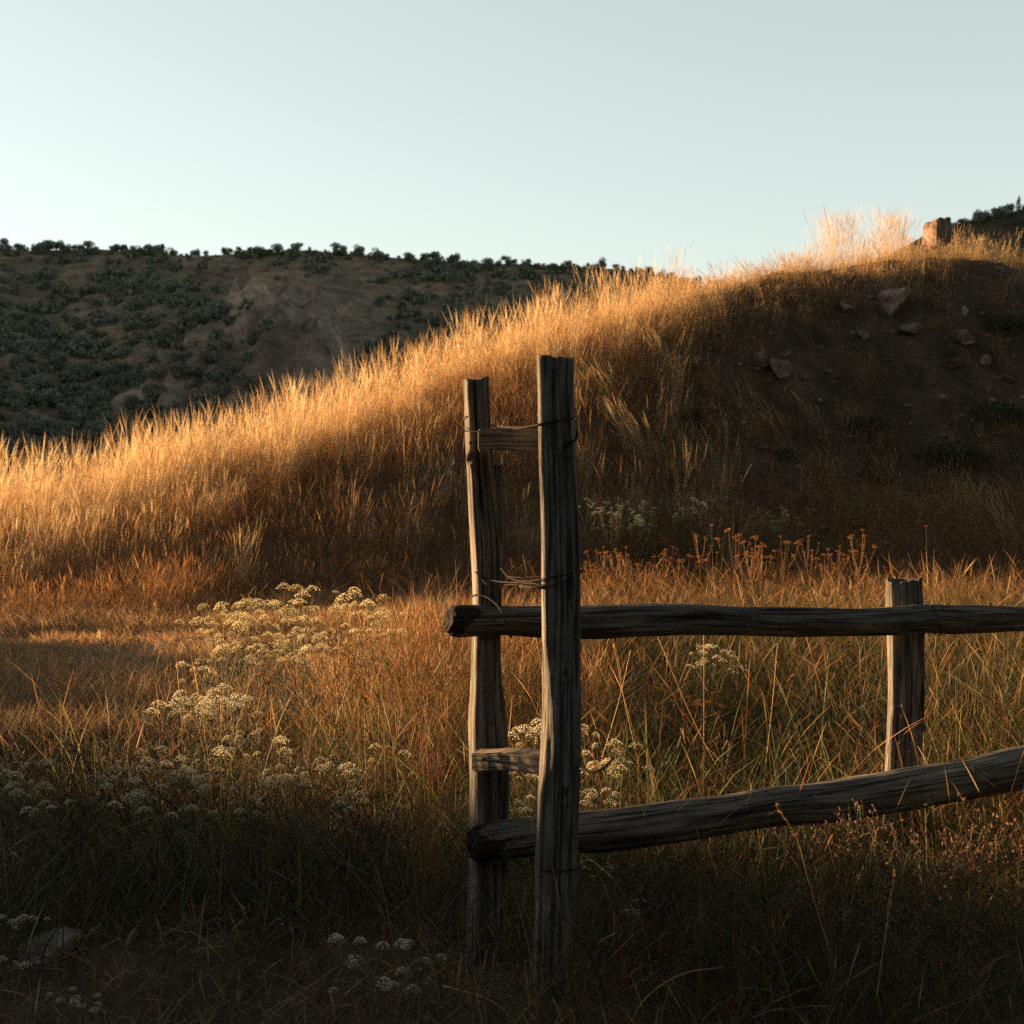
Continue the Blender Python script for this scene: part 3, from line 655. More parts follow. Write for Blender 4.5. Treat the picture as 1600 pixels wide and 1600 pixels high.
# tussocks of tall straw grass on the mound
X, Y = inview(26000, 15.5, 33, 1.2, 1.0)
keep = uni(0, 1, len(X)) < tall_density(X, Y) * (0.55 + 0.45 * sstep(-0.3, 0.3, fbm(X * 0.9, Y * 0.9, 0, 91, 3)))
TXc, TYc = X[keep][:6400], Y[keep][:6400]
m = (RNG.integers(14, 48, len(TXc)) * (0.5 + 0.9 * sstep(-.3, .4, fbm(TXc * 1.3, TYc * 1.3, 0, 96, 2)))).astype(int); bi = np.repeat(np.arange(len(TXc)), m); n = len(bi)
hs = (0.42 + 0.55 * uni(0, 1, len(TXc)) ** 1.6) * (0.8 + 0.3 * sstep(-0.2, 0.5, fbm(TXc * 0.6, TYc * 0.6, 0, 95, 2)))
rr, aa = 0.12 * np.sqrt(uni(0, 1, n)), uni(0, 6.283, n)
hs *= 1 - 0.58 * sstep(2.7, 3.4, TXc) * (1 - .35 * sstep(5.0, 5.8, TXc))
bx, by = TXc[bi] + rr * np.cos(aa), TYc[bi] + rr * np.sin(aa)
tone = uni(0, 1, len(TXc))[bi]
tg = Sward()
cl = palette(["straw", "gold", "pale", "dun"], [4, 3, 3, 2], n) * (0.55 + 0.75 * tone)[:, None]
wind = np.where(uni(0, 1, n) < 0.5, aa, uni(-0.6, 0.6, n))
seedm = uni(0, 1, n) < 0.45
for msk, prof, wlo, whi, hk_ in ((seedm, W_SEED, .0018, .0032, 1.18), (~seedm, W_BLADE, .0018, .0036, 0.72)):
    k = msk.sum()
    tg.add("x", bx[msk], by[msk], hs[bi][msk] * hk_ * uni(.55, 1.12, k), uni(wlo, whi, k), wind[msk], uni(.0, .13, k), uni(0.0, .20, k), cl[msk], None, prof)
def tuft(x_px, D, n, h, spread, az0, azs, leanr):
    X0 = (x_px - 800) / F * D; r = spread * np.sqrt(uni(0, 1, n)); a = uni(0, 6.283, n)
    tg.add("x", X0 + r * np.cos(a), D + r * np.sin(a), h * uni(.5, 1.1, n), uni(.0026, .0045, n), uni(az0 - azs, az0 + azs, n), uni(*leanr, n), uni(.02, .22, n), palette(["straw", "gold", "pale"], [3, 2, 3], n), None, W_SEED)
for (x, D, n, h, sp) in [(1300, 26.0, 260, 1.15, .28), (1322, 26.1, 160, 1.0, .22), (1275, 25.9, 90, .6, .3), (1388, 26.4, 220, 1.05, .25), (1405, 26.4, 150, .95, .22), (1365, 26.3, 120, .7, .25), (1245, 25.8, 60, .45, .3), (1130, 25.1, 60, .5, .3), (1500, 26.8, 120, .5, .4), (1540, 26.9, 90, .55, .3), (1590, 27.2, 90, .6, .4), (1452, 26.1, 60, .42, .2), (1475, 26.1, 70, .4, .25)]:
    tuft(x, D, n, h, sp, 0.0, 3.14, (.02, .3))
rq = random.Random(3)
for q in range(120):
    x = rq.uniform(-60, 1060); X0 = (x - 800) / F * 23; yr_ = float(smoothed_ridge(np.array([X0]))[0][0])
    tuft(x, yr_ - rq.uniform(-.3, 1.6), rq.randint(14, 60), rq.uniform(.8, 1.32), rq.uniform(.06, .22), 0.0, 3.14, (.0, .16))
for (x, y, n, h) in [(1000, 720, 120, .9), (1020, 735, 90, .8), (1180, 690, 60, .9), (1230, 705, 60, .95), (1290, 700, 50, 1.0), (1120, 750, 50, .7), (960, 650, 90, .8), (1050, 590, 70, .8), (1130, 500, 120, .8), (1060, 690, 60, .6), (1310, 760, 40, .6), (1400, 780, 50, .7), (1560, 840, 60, .9), (1590, 870, 60, .9), (1240, 440, 90, .6), (1180, 460, 110, .7), (1480, 420, 80, .6)]:
    D = next((d for d in np.arange(16.5, 30, .08) if float(ground_z(np.array([(x - 800) / F * d]), np.array([d]))[0]) >= CAMH - (y - HZ) / F * d), 22.0)
    tuft(x, D, int(n * .55), h, .16, math.pi, .5, (.12, .5))
for q in range(170):
    X0 = rq.uniform(1.2, 9.5); yr_ = float(smoothed_ridge(np.array([X0]))[0][0]); yf_ = 16.4 + .1 * X0; t_ = rq.uniform(.15, .95); Y0 = yf_ + t_ * (yr_ - yf_); n = rq.randint(20, 60)
    r = .2 * np.sqrt(uni(0, 1, n)); a = uni(0, 6.283, n)
    tg.add("x", X0 + r * np.cos(a), Y0 + r * np.sin(a), rq.uniform(.3, .62) * uni(.5, 1.1, n), uni(.0025, .005, n), np.where(uni(0, 1, n) < .5, a, uni(2.6, 3.7, n)), uni(.0, .45, n), uni(.02, .5, n), palette(["dun", "brown", "straw", "olive"], [4, 2, 1.5, 2], n), None, W_SEED)
tg.obj("tall_dry_grass", M_GRASS, "tall straw coloured dry grass glowing along the ridge of the mound", "grass")

# rusty undergrowth: the mound's lower slope and the flat in front of it
ug = Sward()
X, Y = inview(230000, 12.2, 28, 1.2, 0.8)
t = mound_t(X, Y)
den = sstep(12.2, 14, Y + 0.35 * X.clip(0, 9)) * (1 - 0.75 * sstep(0.6, 1.1, t)) * np.where(X < -0.8, sstep(12.6, 13.6, Y), 1)
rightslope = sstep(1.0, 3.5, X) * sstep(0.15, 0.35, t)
den = den * (1 - 0.15 * rightslope) * (0.45 + 0.55 * sstep(-0.4, 0.35, fbm(X * 1.1, Y * 1.1, 0, 97, 3)))
yb_ = np.interp(X, [-8, -4.6, -3.2, -1.9, -0.5, 1], [12.6, 12.9, 14.2, 16.2, 17.0, 16.0]) + 1.1 * fbm(X * 1.1, Y * 1.1, 0, 141, 3)
strip = (1 - sstep(-0.6, 0.6, Y - yb_)) * (1 - sstep(0.2, 1.2, X))
patch = (1 - sstep(15.2, 16.4, Y)) * sstep(0.2, 1.0, X) * (1 - sstep(3.2, 4.6, X))
den = den * (1 - 0.72 * strip) * (1 - 0.5 * patch)
keep = uni(0, 1, len(X)) < den; X, Y = X[keep], Y[keep]; n = len(X); t = t[keep]; strip, patch = strip[keep], patch[keep]
rs_ = rightslope[keep]
cl = palette(["rust", "brown", "dun", "gold", "red"], [3, 3, 2.4, 1.6, 1.5], n)
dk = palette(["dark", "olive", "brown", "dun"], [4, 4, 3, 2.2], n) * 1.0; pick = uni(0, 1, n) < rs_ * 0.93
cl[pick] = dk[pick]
gl = palette(['gold', 'dun', 'straw', 'rust'], [4, 2, 4, 2], n); pick = uni(0, 1, n) < patch * .75; cl[pick] = np.minimum(gl[pick] * 1.3, .8)  # lighter blade colour here stands in for stronger sun on this patch
hh = uni(.18, .52, n) * (0.75 + 0.5 * sstep(-.3, .4, fbm(X * .8, Y * .8, 0, 99, 2))) * (1 - 0.45 * rs_) * (1 - 0.68 * strip) * (1 - 0.25 * patch)
s = uni(0, 1, n) < 0.35
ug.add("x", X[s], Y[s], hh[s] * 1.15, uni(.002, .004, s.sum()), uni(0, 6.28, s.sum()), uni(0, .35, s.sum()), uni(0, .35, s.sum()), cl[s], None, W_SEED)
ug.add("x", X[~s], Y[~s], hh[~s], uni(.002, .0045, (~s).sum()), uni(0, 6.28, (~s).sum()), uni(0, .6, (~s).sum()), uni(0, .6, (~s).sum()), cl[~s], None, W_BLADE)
X, Y = inview(90000, 12.4, 25, 1.2, 0.8); t = mound_t(X, Y)
keep = uni(0, 1, len(X)) < (0.3 + .7 * sstep(-.2, .4, fbm(X * 1.4, Y * 1.4, 0, 145, 3))) * (1 - .8 * sstep(.55, .95, t)) * np.where((X < .5) & (Y < 15.5), .1, 1); X, Y = X[keep], Y[keep]; n = len(X)
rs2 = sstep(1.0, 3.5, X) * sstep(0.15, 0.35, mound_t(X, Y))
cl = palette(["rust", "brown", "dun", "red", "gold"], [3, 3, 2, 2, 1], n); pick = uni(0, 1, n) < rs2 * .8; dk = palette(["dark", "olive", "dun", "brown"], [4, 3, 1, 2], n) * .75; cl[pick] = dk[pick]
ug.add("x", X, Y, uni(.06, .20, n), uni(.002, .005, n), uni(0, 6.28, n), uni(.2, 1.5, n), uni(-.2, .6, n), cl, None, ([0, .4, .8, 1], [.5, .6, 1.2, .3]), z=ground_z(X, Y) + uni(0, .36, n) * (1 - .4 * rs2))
ug.obj("dry_undergrowth", M_GRASS, "rusty brown dry undergrowth at the foot of the mound", "undergrowth")

# short stubble on the path and thin tufts around it
sb = Sward()
X, Y = inview(190000, 7.4, 15.5, 1.2, 0.6); keep = (X < 0.3) & (uni(0, 1, len(X)) < (0.35 + 0.65 * sstep(-.3, .3, fbm(X * 1.6, Y * 2.6, 0, 103, 3))) * (1 - sstep(-0.7, 0.3, X)))
X, Y = X[keep], Y[keep]; n = len(X)
sb.add("x", X, Y, uni(.03, .15, n) * (1 + 0.6 * (np.abs(Y - path_y(X)) > 1.2)), uni(.003, .006, n), uni(0, 6.28, n), uni(.1, .8, n), uni(0, .8, n), palette(["dun", "rust", "brown", "straw"], [4, 2, 1, 3], n), None)
sb.obj("path_stubble", M_GRASS, "short trampled dry stubble on the path left of the posts", "grass")

# mixed meadow around and behind the fence
mg = Sward()
def bare(X, Y):      # trodden bare patch at the lower left
    return np.exp(-(((X + 0.75) / 0.62) ** 2 + ((Y - 3.95) / 0.62) ** 2) ** 1.5)
X, Y = inview(170000, 2.5, 13.0, 1.2, 0.5)
den = (0.5 + 0.5 * sstep(-.35, .3, fbm(X * 1.5, Y * 1.5, 0, 107, 3))) * (1 - 0.94 * bare(X, Y))
den *= np.where(X < -0.9, 1 - sstep(6.8, 8.6, Y), 1.0) * np.where(Y < 3.6, 0.45, 1) * np.interp(Y, [2.5, 5, 13], [1.0, .9, .55])
keep = uni(0, 1, len(X)) < den; X, Y = X[keep], Y[keep]; n = len(X)
g1 = sstep(-.25, .35, fbm(X * 1.1, Y * 1.1, 0, 111, 3))
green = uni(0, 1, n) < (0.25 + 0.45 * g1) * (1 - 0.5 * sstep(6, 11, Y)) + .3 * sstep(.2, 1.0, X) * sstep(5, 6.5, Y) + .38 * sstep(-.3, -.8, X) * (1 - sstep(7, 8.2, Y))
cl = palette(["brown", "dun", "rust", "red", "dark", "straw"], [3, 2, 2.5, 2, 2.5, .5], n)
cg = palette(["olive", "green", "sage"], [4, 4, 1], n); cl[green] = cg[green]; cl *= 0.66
cl *= (1 - .3 * sstep(.2, 1.0, X) * sstep(5, 6.5, Y))[:, None]      # blade colour darkened on the right to stand in for shade
tall = uni(0, 1, n) < 0.16
hh = np.where(tall, uni(.4, .75, n), uni(.1, .42, n)) * np.interp(Y, [2.5, 3.4, 4.2, 13], [.4, .55, .9, .95]) * np.where(X < -0.2, 1.0, 0.9) * (0.7 + 0.5 * sstep(-.4, .4, fbm(X * .9, Y * .9, 0, 113, 2)))
hh *= 1 - 0.55 * sstep(-0.6, -1.6, X) * sstep(5.8, 7.8, Y)
hh *= 1 - 0.48 * sstep(-0.3, -0.9, X) * sstep(4.2, 4.8, Y) * (1 - sstep(7.0, 7.8, Y))
hh *= 1 - 0.5 * bare(X, Y) - 0.25 * np.exp(-((X + 1.0) / .8) ** 2 - ((Y - 3.6) / .9) ** 2)
wd = np.where(green, uni(.0025, .0065, n), uni(.0014, .0034, n))
s = (uni(0, 1, n) < 0.30) & ~green
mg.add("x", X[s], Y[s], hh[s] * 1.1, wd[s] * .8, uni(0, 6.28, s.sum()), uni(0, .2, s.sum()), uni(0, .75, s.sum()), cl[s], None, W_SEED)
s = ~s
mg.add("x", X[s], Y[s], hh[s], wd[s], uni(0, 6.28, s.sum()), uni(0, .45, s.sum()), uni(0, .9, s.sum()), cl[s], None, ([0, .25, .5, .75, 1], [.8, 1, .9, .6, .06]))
X, Y = inview(60000, 2.8, 12.5, 1.2, 0.5); keep = (uni(0, 1, len(X)) < (0.25 + .75 * sstep(-.2, .4, fbm(X * 1.8, Y * 1.8, 0, 147, 3))) * (1 - .8 * bare(X, Y))) & ((X > -.9) | (Y < 7.2)); X, Y = X[keep], Y[keep]; n = len(X)
mg.add("x", X, Y, uni(.03, .12, n), uni(.0015, .006, n), uni(0, 6.28, n), uni(.2, 1.6, n), uni(-.3, .6, n), palette(["dark", "brown", "olive", "green", "rust", "dun"], [4, 3, 3, 2, 2, 1.2], n) * .6, None, ([0, .4, .8, 1], [.5, .7, 1.1, .2]), z=ground_z(X, Y) + uni(0, .34, n) * np.interp(Y, [2.8, 4.2, 13], [.4, .9, 1]))
# fewer, longer blades that stand clear of the rest
X, Y = inview(5500, 3.0, 11.0, 1.2, 0.4); keep = (uni(0, 1, len(X)) > bare(X, Y) * 1.2) & ((X > -0.9) | (Y < 6.3)); X, Y = X[keep], Y[keep]; n = len(X)
gsel = uni(0, 1, n) < .45
cl = palette(["straw", "dun", "rust", "gold"], [1, 3, 2, 2], n) * .75; cg = palette(["olive", "green"], [3, 2], n) * 1.1; cl[gsel] = cg[gsel]
hh = uni(.3, .8, n) * np.interp(Y, [3, 4, 5, 11], [.45, .75, .95, 1])
mg.add("x", X[gsel], Y[gsel], hh[gsel] * .8, uni(.003, .008, gsel.sum()), uni(0, 6.28, gsel.sum()), uni(0, .3, gsel.sum()), uni(.1, .7, gsel.sum()), cl[gsel], None, ([0, .25, .5, .75, 1], [.8, 1, .9, .6, .06]))
b_ = ~gsel; mg.add("x", X[b_], Y[b_], hh[b_], uni(.0012, .0024, b_.sum()), uni(0, 6.28, b_.sum()), uni(0, .18, b_.sum()), uni(0.05, .7, b_.sum()), cl[b_], None, W_SEED)
# stalky band on the near side of the path
n = 13000; X = RNG.uniform(-1.3, .5, n); Y = RNG.uniform(7.0, 11.2, n); keep = uni(0, 1, n) < sstep(-.3, .3, fbm(X * 1.7, Y * 1.7, 0, 151, 2)) * sstep(-1.3, -.6, X); X, Y = X[keep], Y[keep]; n = len(X)
mg.add("x", X, Y, uni(.3, .62, n), uni(.0016, .0032, n), uni(0, 6.28, n), uni(0, .2, n), uni(.0, .5, n), palette(["dun", "rust", "gold", "olive"], [3, 3, 2, 1], n) * .8, None, W_SEED)
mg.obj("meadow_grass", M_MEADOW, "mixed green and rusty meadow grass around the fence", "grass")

# fallen leaves and stalks on the bare foreground soil
lf = Sward()
X, Y = inview(60000, 2.8, 9.0, 1.15, 0.4); keep = uni(0, 1, len(X)) < 0.25 + 0.75 * bare(X, Y); X, Y = X[keep], Y[keep]; n = len(X)
lf.add("x", X, Y, uni(.03, .11, n), uni(.003, .011, n), uni(0, 6.28, n), uni(.7, 1.2, n), uni(.1, .8, n), palette(["dark", "sage", "dun", "brown"], [4, 2.5, 2, 2], n) * .9, None, ([0, .5, 1], [.3, 1, .1]), z=ground_z(X, Y) + uni(.0, .03, n))
X, Y = inview(5000, 2.8, 7.0, 1.15, 0.4); n = len(X)
lf.add("x", X, Y, uni(.06, .25, n), uni(.0015, .004, n), uni(0, 6.28, n), uni(.9, 1.2, n), uni(-.1, .2, n), palette(["dark", "brown", "dun"], [4, 2, 1], n) * .8, None, ([0, .5, 1], [1, .8, .4]), z=ground_z(X, Y) + uni(.0, .06, n))
lf.obj("leaf_litter", M_LEAF, "dry fallen leaves and stalk litter on the dark soil", "leaf litter")

# ------------------------------------------------------------------ flowering plants
def dome_florets(rng, r, n, flat=0.42):
    """bumpy cushion of tiny florets, dome up; returns V,T,C"""
    oct_v = np.array([(1, 0, 0), (0, 1, 0), (-1, 0, 0), (0, -1, 0), (0, 0, .8), (0, 0, -.5)], float)
    oct_t = np.array([(0, 1, 4), (1, 2, 4), (2, 3, 4), (3, 0, 4), (1, 0, 5), (2, 1, 5), (3, 2, 5), (0, 3, 5)])
    V = []; T = []; C = []; k = 0
    for i in range(n):
        rr = r * math.sqrt((i + .5) / n); a = i * 2.39996 + rng.uniform(-.25, .25)
        z = r * flat * (1 - (rr / r) ** 2 * 0.95) + rng.normal(0, r * .05)
        s = r * rng.uniform(.085, .135) * (36 / n) ** 0.25
        V.append(oct_v * s + np.array([rr * math.cos(a), rr * math.sin(a), z])); T.append(oct_t + k); k += 6
        c = np.array([0.62, 0.56, 0.40]) * rng.uniform(.75, 1.15); C.append(np.tile(c, (6, 1)))
    return np.concatenate(V), np.concatenate(T), np.concatenate(C)
def flower_plant(seed, h, nheads, hr, spread, col=(0.62, 0.56, 0.40), stemcol=(0.13, 0.12, 0.05), florets=46, flat=0.42, name="flowering_plant", leaves=True, headname="flower_head", rays=True, vs=.13):
    """one plant: stem with forking branches, feathery leaves, one mesh per flower head"""
    rng = np.random.default_rng(seed); root = empty(name)
    st = MB(); tips = []
    lean = rng.uniform(-.10, .10, 2) * h
    fork = Vector((lean[0] * .6, lean[1] * .6, h * rng.uniform(.5, .62)))
    st.tube([(0, 0, -.03), (lean[0] * .2, lean[1] * .2, h * .3), tuple(fork)], [.0032, .0028, .0022], 5, stemcol)
    for i in range(nheads):
        a = i * 2.399 + rng.uniform(-.4, .4); d = spread * math.sqrt((i + .4) / nheads) * rng.uniform(.8, 1.15)
        tip = Vector((lean[0] + d * math.cos(a), lean[1] + d * math.sin(a), h * (1 - .10 * (d / max(spread, 1e-6)) ** 2) - rng.uniform(0, vs) * h))
        start = fork.lerp(Vector((0, 0, h * .3)), rng.uniform(0, .35))
        mid = start.lerp(tip, .55) + Vector((0, 0, -.02 * h)) + Vector((d * math.cos(a), d * math.sin(a), 0)) * .12
        st.tube(catmull([start, mid, tip], 6), [.0019, .0018, .0017, .0015, .0014, .0013], 4, stemcol); tips.append((tip, a, d))
    st.obj("stem", M_STEM, root)
    if leaves:
        lv = MB()
        for q in range(int(14 + h * 22)):
            z = h * rng.uniform(.04, .66); a = rng.uniform(0, 6.28); L = rng.uniform(.05, .13) * (1.1 - z / h)
            p0 = Vector((lean[0] * z / h, lean[1] * z / h, z)); dr = Vector((math.cos(a), math.sin(a), 0))
            lv.ribbon([p0, p0 + dr * L * .5 + Vector((0, 0, L * .35)), p0 + dr * L + Vector((0, 0, L * .25))], [.003, .009, .001], (-math.sin(a), math.cos(a), 0), np.array([.085, .095, .04]) * rng.uniform(.7, 1.3))
            for w in range(4):
                s = .3 + .16 * w; pb = p0 + dr * L * s + Vector((0, 0, L * .3 * s * 2 if s < .5 else L * .3)); a2 = a + (1 if w % 2 else -1) * .9
                lv.ribbon([pb, pb + Vector((math.cos(a2), math.sin(a2), .2)) * L * .3], [.003, .0006], (-math.sin(a2), math.cos(a2), 0), np.array([.085, .095, .04]) * rng.uniform(.7, 1.3))
        lv.obj("leaves", M_LEAF, root)
    for (tip, a, d) in tips:
        r = hr * rng.uniform(.55, 1.25); mb = MB()
        V, T, C = dome_florets(rng, r, florets, flat); C = C / np.array([0.62, 0.56, 0.40]) * np.array(col)
        mb.add(V + np.array([0, 0, r * .35]), T, C)
        if rays:
            for w in range(9):
                b = w * .698; e = r * (.45 if w % 2 else .85)
                mb.tube([(0, 0, 0), (e * .5 * math.cos(b), e * .5 * math.sin(b), r * .22), (e * math.cos(b), e * math.sin(b), r * .36)], .0007, 3, np.array(stemcol) * 1.2)
        tilt = Matrix.Rotation(rng.uniform(-.35, .7), 4, Vector((-math.sin(a), math.cos(a), 0)))
        me = mb.mesh(headname, M_FLOWER); me.transform(Matrix.Translation(tip) @ tilt)
        link(headname, me, root)
    return root
def gz(x, y): return float(ground_z(np.array([x]), np.array([y]))[0])
rp = random.Random(21)
_first = {}
def plant(proto, x_px, ytop, D, label, group, H0, sx=1.0):
    """stand a copy of a prototype so that its heads reach photo row ytop at depth D"""
    x = (x_px - 800) / F * D; z0 = gz(x, D); h = (CAMH - (ytop - HZ) / F * D) - z0
    s = max(h, 0.08) / H0
    o = proto if proto.name not in _first else copy_tree(proto)
    _first[proto.name] = 1
    k = min(max(s, .6), 1.25) * sx
    o.location = (x, D, z0); o.rotation_euler = (0, 0, rp.uniform(0, 6.28)); o.scale = (k, k, s)
    tag(o, label, "flower", group); return o
protoA = [flower_plant(300 + i, .8, 4 + i % 3, .040, .14, col=(.86, .78, .52), flat=.72) for i in range(6)]
protoB = [flower_plant(320 + i, .5, 4 + i % 3, .033, .12, col=(.80, .76, .58), flat=.66) for i in range(5)]
protoC = [flower_plant(340 + i, .30, 9, .021, .13, col=(.8, .75, .6), florets=70, flat=.8, vs=.62) for i in range(2)]
protoD = [flower_plant(360 + i, .5, 6, .035, .16, col=(.30, .34, .25), florets=26, rays=False) for i in range(4)]
protoE = [flower_plant(380 + i, .5, 5, .026, .12, col=(.36, .17, .06), stemcol=(.2, .1, .04), florets=24, flat=.22, name="dried_umbel_plant", leaves=False) for i in range(5)]
LA_ = "cream flat-topped flower plant in the sunlit clump left of the twin posts"
prof = lambda x: np.interp(x, [290, 330, 360, 400, 450, 500, 540, 580, 625, 650], [985, 955, 925, 900, 915, 935, 925, 935, 950, 985])
for i in range(46):
    x = rp.uniform(300, 632); D = rp.uniform(6.9, 8.6)
    plant(protoA[i % 6], x, float(prof(x)) + (rp.random() ** 1.1) * 100 - 6, D, LA_, "cream flowers in the sunlit clump", .8)
for (x, y, D) in [(285, 1078, 6.1), (306, 1072, 6.2), (322, 1083, 6.1), (338, 1064, 6.3), (349, 1078, 6.2), (363, 1085, 6.0), (395, 1130, 5.9), (300, 1100, 6.0)]:
    plant(rp.choice(protoB), x, y, D, "cream flower plant in the small group below the sunlit clump", "cream flowers below the sunlit clump", .5)
for (x, y, D) in [(0, 1190, 5.0), (25, 1225, 4.9), (52, 1180, 5.2), (60, 1215, 5.0), (205, 1190, 5.2), (225, 1160, 5.4), (240, 1215, 4.9), (262, 1190, 5.1), (285, 1190, 5.2), (300, 1205, 5.0), (320, 1175, 5.3), (195, 1240, 4.8), (215, 1230, 4.8), (372, 1160, 5.4), (415, 1160, 5.3), (440, 1185, 5.1), (455, 1200, 5.0), (472, 1195, 5.1), (515, 1180, 5.3), (530, 1190, 5.2), (545, 1240, 4.9), (300, 1250, 4.8), (370, 1240, 4.8), (340, 1215, 5.0), (600, 1170, 5.5), (90, 1240, 4.7), (150, 1200, 5.1)]:
    plant(rp.choice(protoB), x, y, D, "cream flower plant scattered in the shaded grass at the left", "cream flowers scattered at the left", .5)
for (x, y, D, lab) in [(12, 1312, 4.3, "large cream flower plant at the left edge, highest of three above the grey stone"), (18, 1432, 4.0, "cream flower plant just left of the grey stone at the lower left"), (48, 1425, 4.05, "cream flower plant touching the grey stone's upper left side"), (15, 1500, 3.75, "small cream flower plant at the left edge below the grey stone"), (92, 1546, 3.6, "small pale flower plant at the bottom edge below the grey stone"), (128, 1556, 3.6, "pale flower plant at the bottom edge, right of another below the stone")]:
    plant(rp.choice(protoB), x, y, D, lab, "cream flowers near the grey stone", .5, .8)
for (x, y, D, i, lab) in [(575, 1452, 3.75, 0, "low branching plant with many round cream heads at the bottom centre, left of two"), (650, 1448, 3.8, 1, "low branching plant with round cream heads just left of the post base")]:
    plant(protoC[i], x, y, D, lab, "round cream heads at the bottom", .3)
for (x, y, D) in [(800, 1130, 5.6), (825, 1140, 5.5), (838, 1128, 5.6), (815, 1200, 5.2), (830, 1235, 5.0), (805, 1255, 5.0), (922, 1125, 5.6), (938, 1150, 5.5), (930, 1180, 5.3), (952, 1190, 5.3), (965, 1160, 5.5), (985, 1195, 5.2), (915, 1225, 5.0), (945, 1235, 5.0), (920, 1345, 4.5), (970, 1405, 4.4), (1010, 1420, 4.4)]:
    lab = "cream flower plant seen between the twin posts" if x < 850 else "cream flower plant right of the front post, behind the lower rail" if y < 1300 else "dim pale flower plant low in the grass below the lower rail"
    plant(rp.choice(protoB), x, y, D, lab, "cream flowers beside the posts", .5)
for (x, y, D) in [(1085, 1010, 8.0), (1110, 1000, 8.2), (1130, 1018, 8.1), (1100, 1030, 7.9), (1150, 1040, 8)]:
    plant(rp.choice(protoB), x, y, D, "faint pale flower plant just below the top rail, between post and short post", "pale flowers below the top rail", .5)
for i in range(56):
    x = rp.uniform(906, 1240); D = rp.uniform(16.3, 18.5)
    if 1120 < x < 1160: x -= 60
    plant(protoD[i % 4], x, 775 + rp.random() * 45 + (8 if x > 1160 else 0), D, "pale grey-green flower plant in the shaded band at the foot of the stony slope", "pale flowers at the foot of the slope", .5, 1.1)
for i in range(90):
    x = rp.uniform(905, 1345); D = rp.uniform(12.5, 15.5)
    plant(protoE[i % 5], x, 822 + rp.random() ** .7 * 115, D, "brown dried flat-topped seed plant in the sunlit patch behind the top rail", "dried seed plants behind the top rail", .5)
for (x, y, D) in [(500, 1000, 7.2), (530, 995, 7.4), (560, 985, 7.5), (540, 1010, 7.0), (580, 1005, 7.1), (370, 1058, 6.7), (390, 1050, 6.8), (1075, 1080, 6.5), (1090, 1085, 6.4), (1110, 1082, 6.6), (1235, 1100, 6.5), (620, 1090, 6.4), (480, 1110, 6.2)]:
    lab = "brown dried flat-topped seed plant among the meadow grass left of the posts" if x < 700 else "brown dried flat-topped seed plant in the grass below the top rail"
    plant(protoE[rp.randrange(5)], x, y, D, lab, "dried seed plants in the meadow", .5)

# pinkish wispy weeds in front of the lower rail's right end
def wispy(seed, h):
    rng = np.random.default_rng(seed); root = empty("wispy_weed"); st = MB(); tips = []
    def grow(p, d, L, r, lev):
        q = p + d * L; st.tube([p, p.lerp(q, .5) + Vector(rng.normal(0, .006, 3)), q], [r, r * .85, r * .7], 4, (.10, .11, .055))
        if lev == 0: tips.append((q, d)); return
        for i in range(2 if lev < 3 else 3):
            nd = (d + Vector(rng.normal(0, .42, 3)) + Vector((0, 0, .12))).normalized(); grow(q, nd, L * rng.uniform(.55, .85), r * .72, lev - 1)
        if rng.random() < .5: tips.append((q, d))
    for s in range(3): grow(Vector((rng.normal(0, .02), rng.normal(0, .02), -.02)), Vector((rng.normal(0, .25), rng.normal(0, .2), 1)).normalized(), h * .36, .002, 4)
    st.obj("stem", M_STEM, root); bm_ = MB()
    for (q, d) in tips:
        for w in range(rng.integers(2, 5)):
            e = (d + Vector(rng.normal(0, .6, 3))).normalized(); L = rng.uniform(.007, .015)
            bm_.tube([q, q + e * L * .5, q + e * L], [.0012, .0022, .0005], 4, np.array([.26, .15, .11]) * rng.uniform(.7, 1.2))
    bm_.obj("foliage", M_LEAF, root); return root  # the seed bracts, all merged into this one mesh
wp = [wispy(500 + i, .5) for i in range(3)]
for i, (x, D, y, lab) in enumerate([(1400, 4.0, 1225, "wispy weed with pinkish bracts in front of the lower rail, below the short post"), (1450, 3.95, 1260, "wispy weed with pinkish bracts before the lower rail, right of the short post"), (1520, 4.0, 1240, "wispy weed with pinkish bracts before the rail near the right edge"), (1560, 3.8, 1380, "wispy weed with tan bracts low at the right edge"), (1420, 3.7, 1420, "wispy weed with tan bracts in dark grass below the lower rail"), (1500, 3.6, 1450, "lowest wispy weed with tan bracts near the bottom right corner"), (1330, 3.9, 1330, "wispy weed with sparse bracts under the middle of the lower rail")]):
    x_ = (x - 800) / F * D; z0 = gz(x_, D); h = CAMH - (y - HZ) / F * D - z0
    o = wp[i] if i < 3 else copy_tree(wp[i % 3]); o.location = (x_, D, z0); s = h / .58; o.scale = (min(s, 1.1),) * 2 + (s,); o.rotation_euler = (0, 0, i * 1.3)
    tag(o, lab, "weed", "wispy weeds by the lower rail")

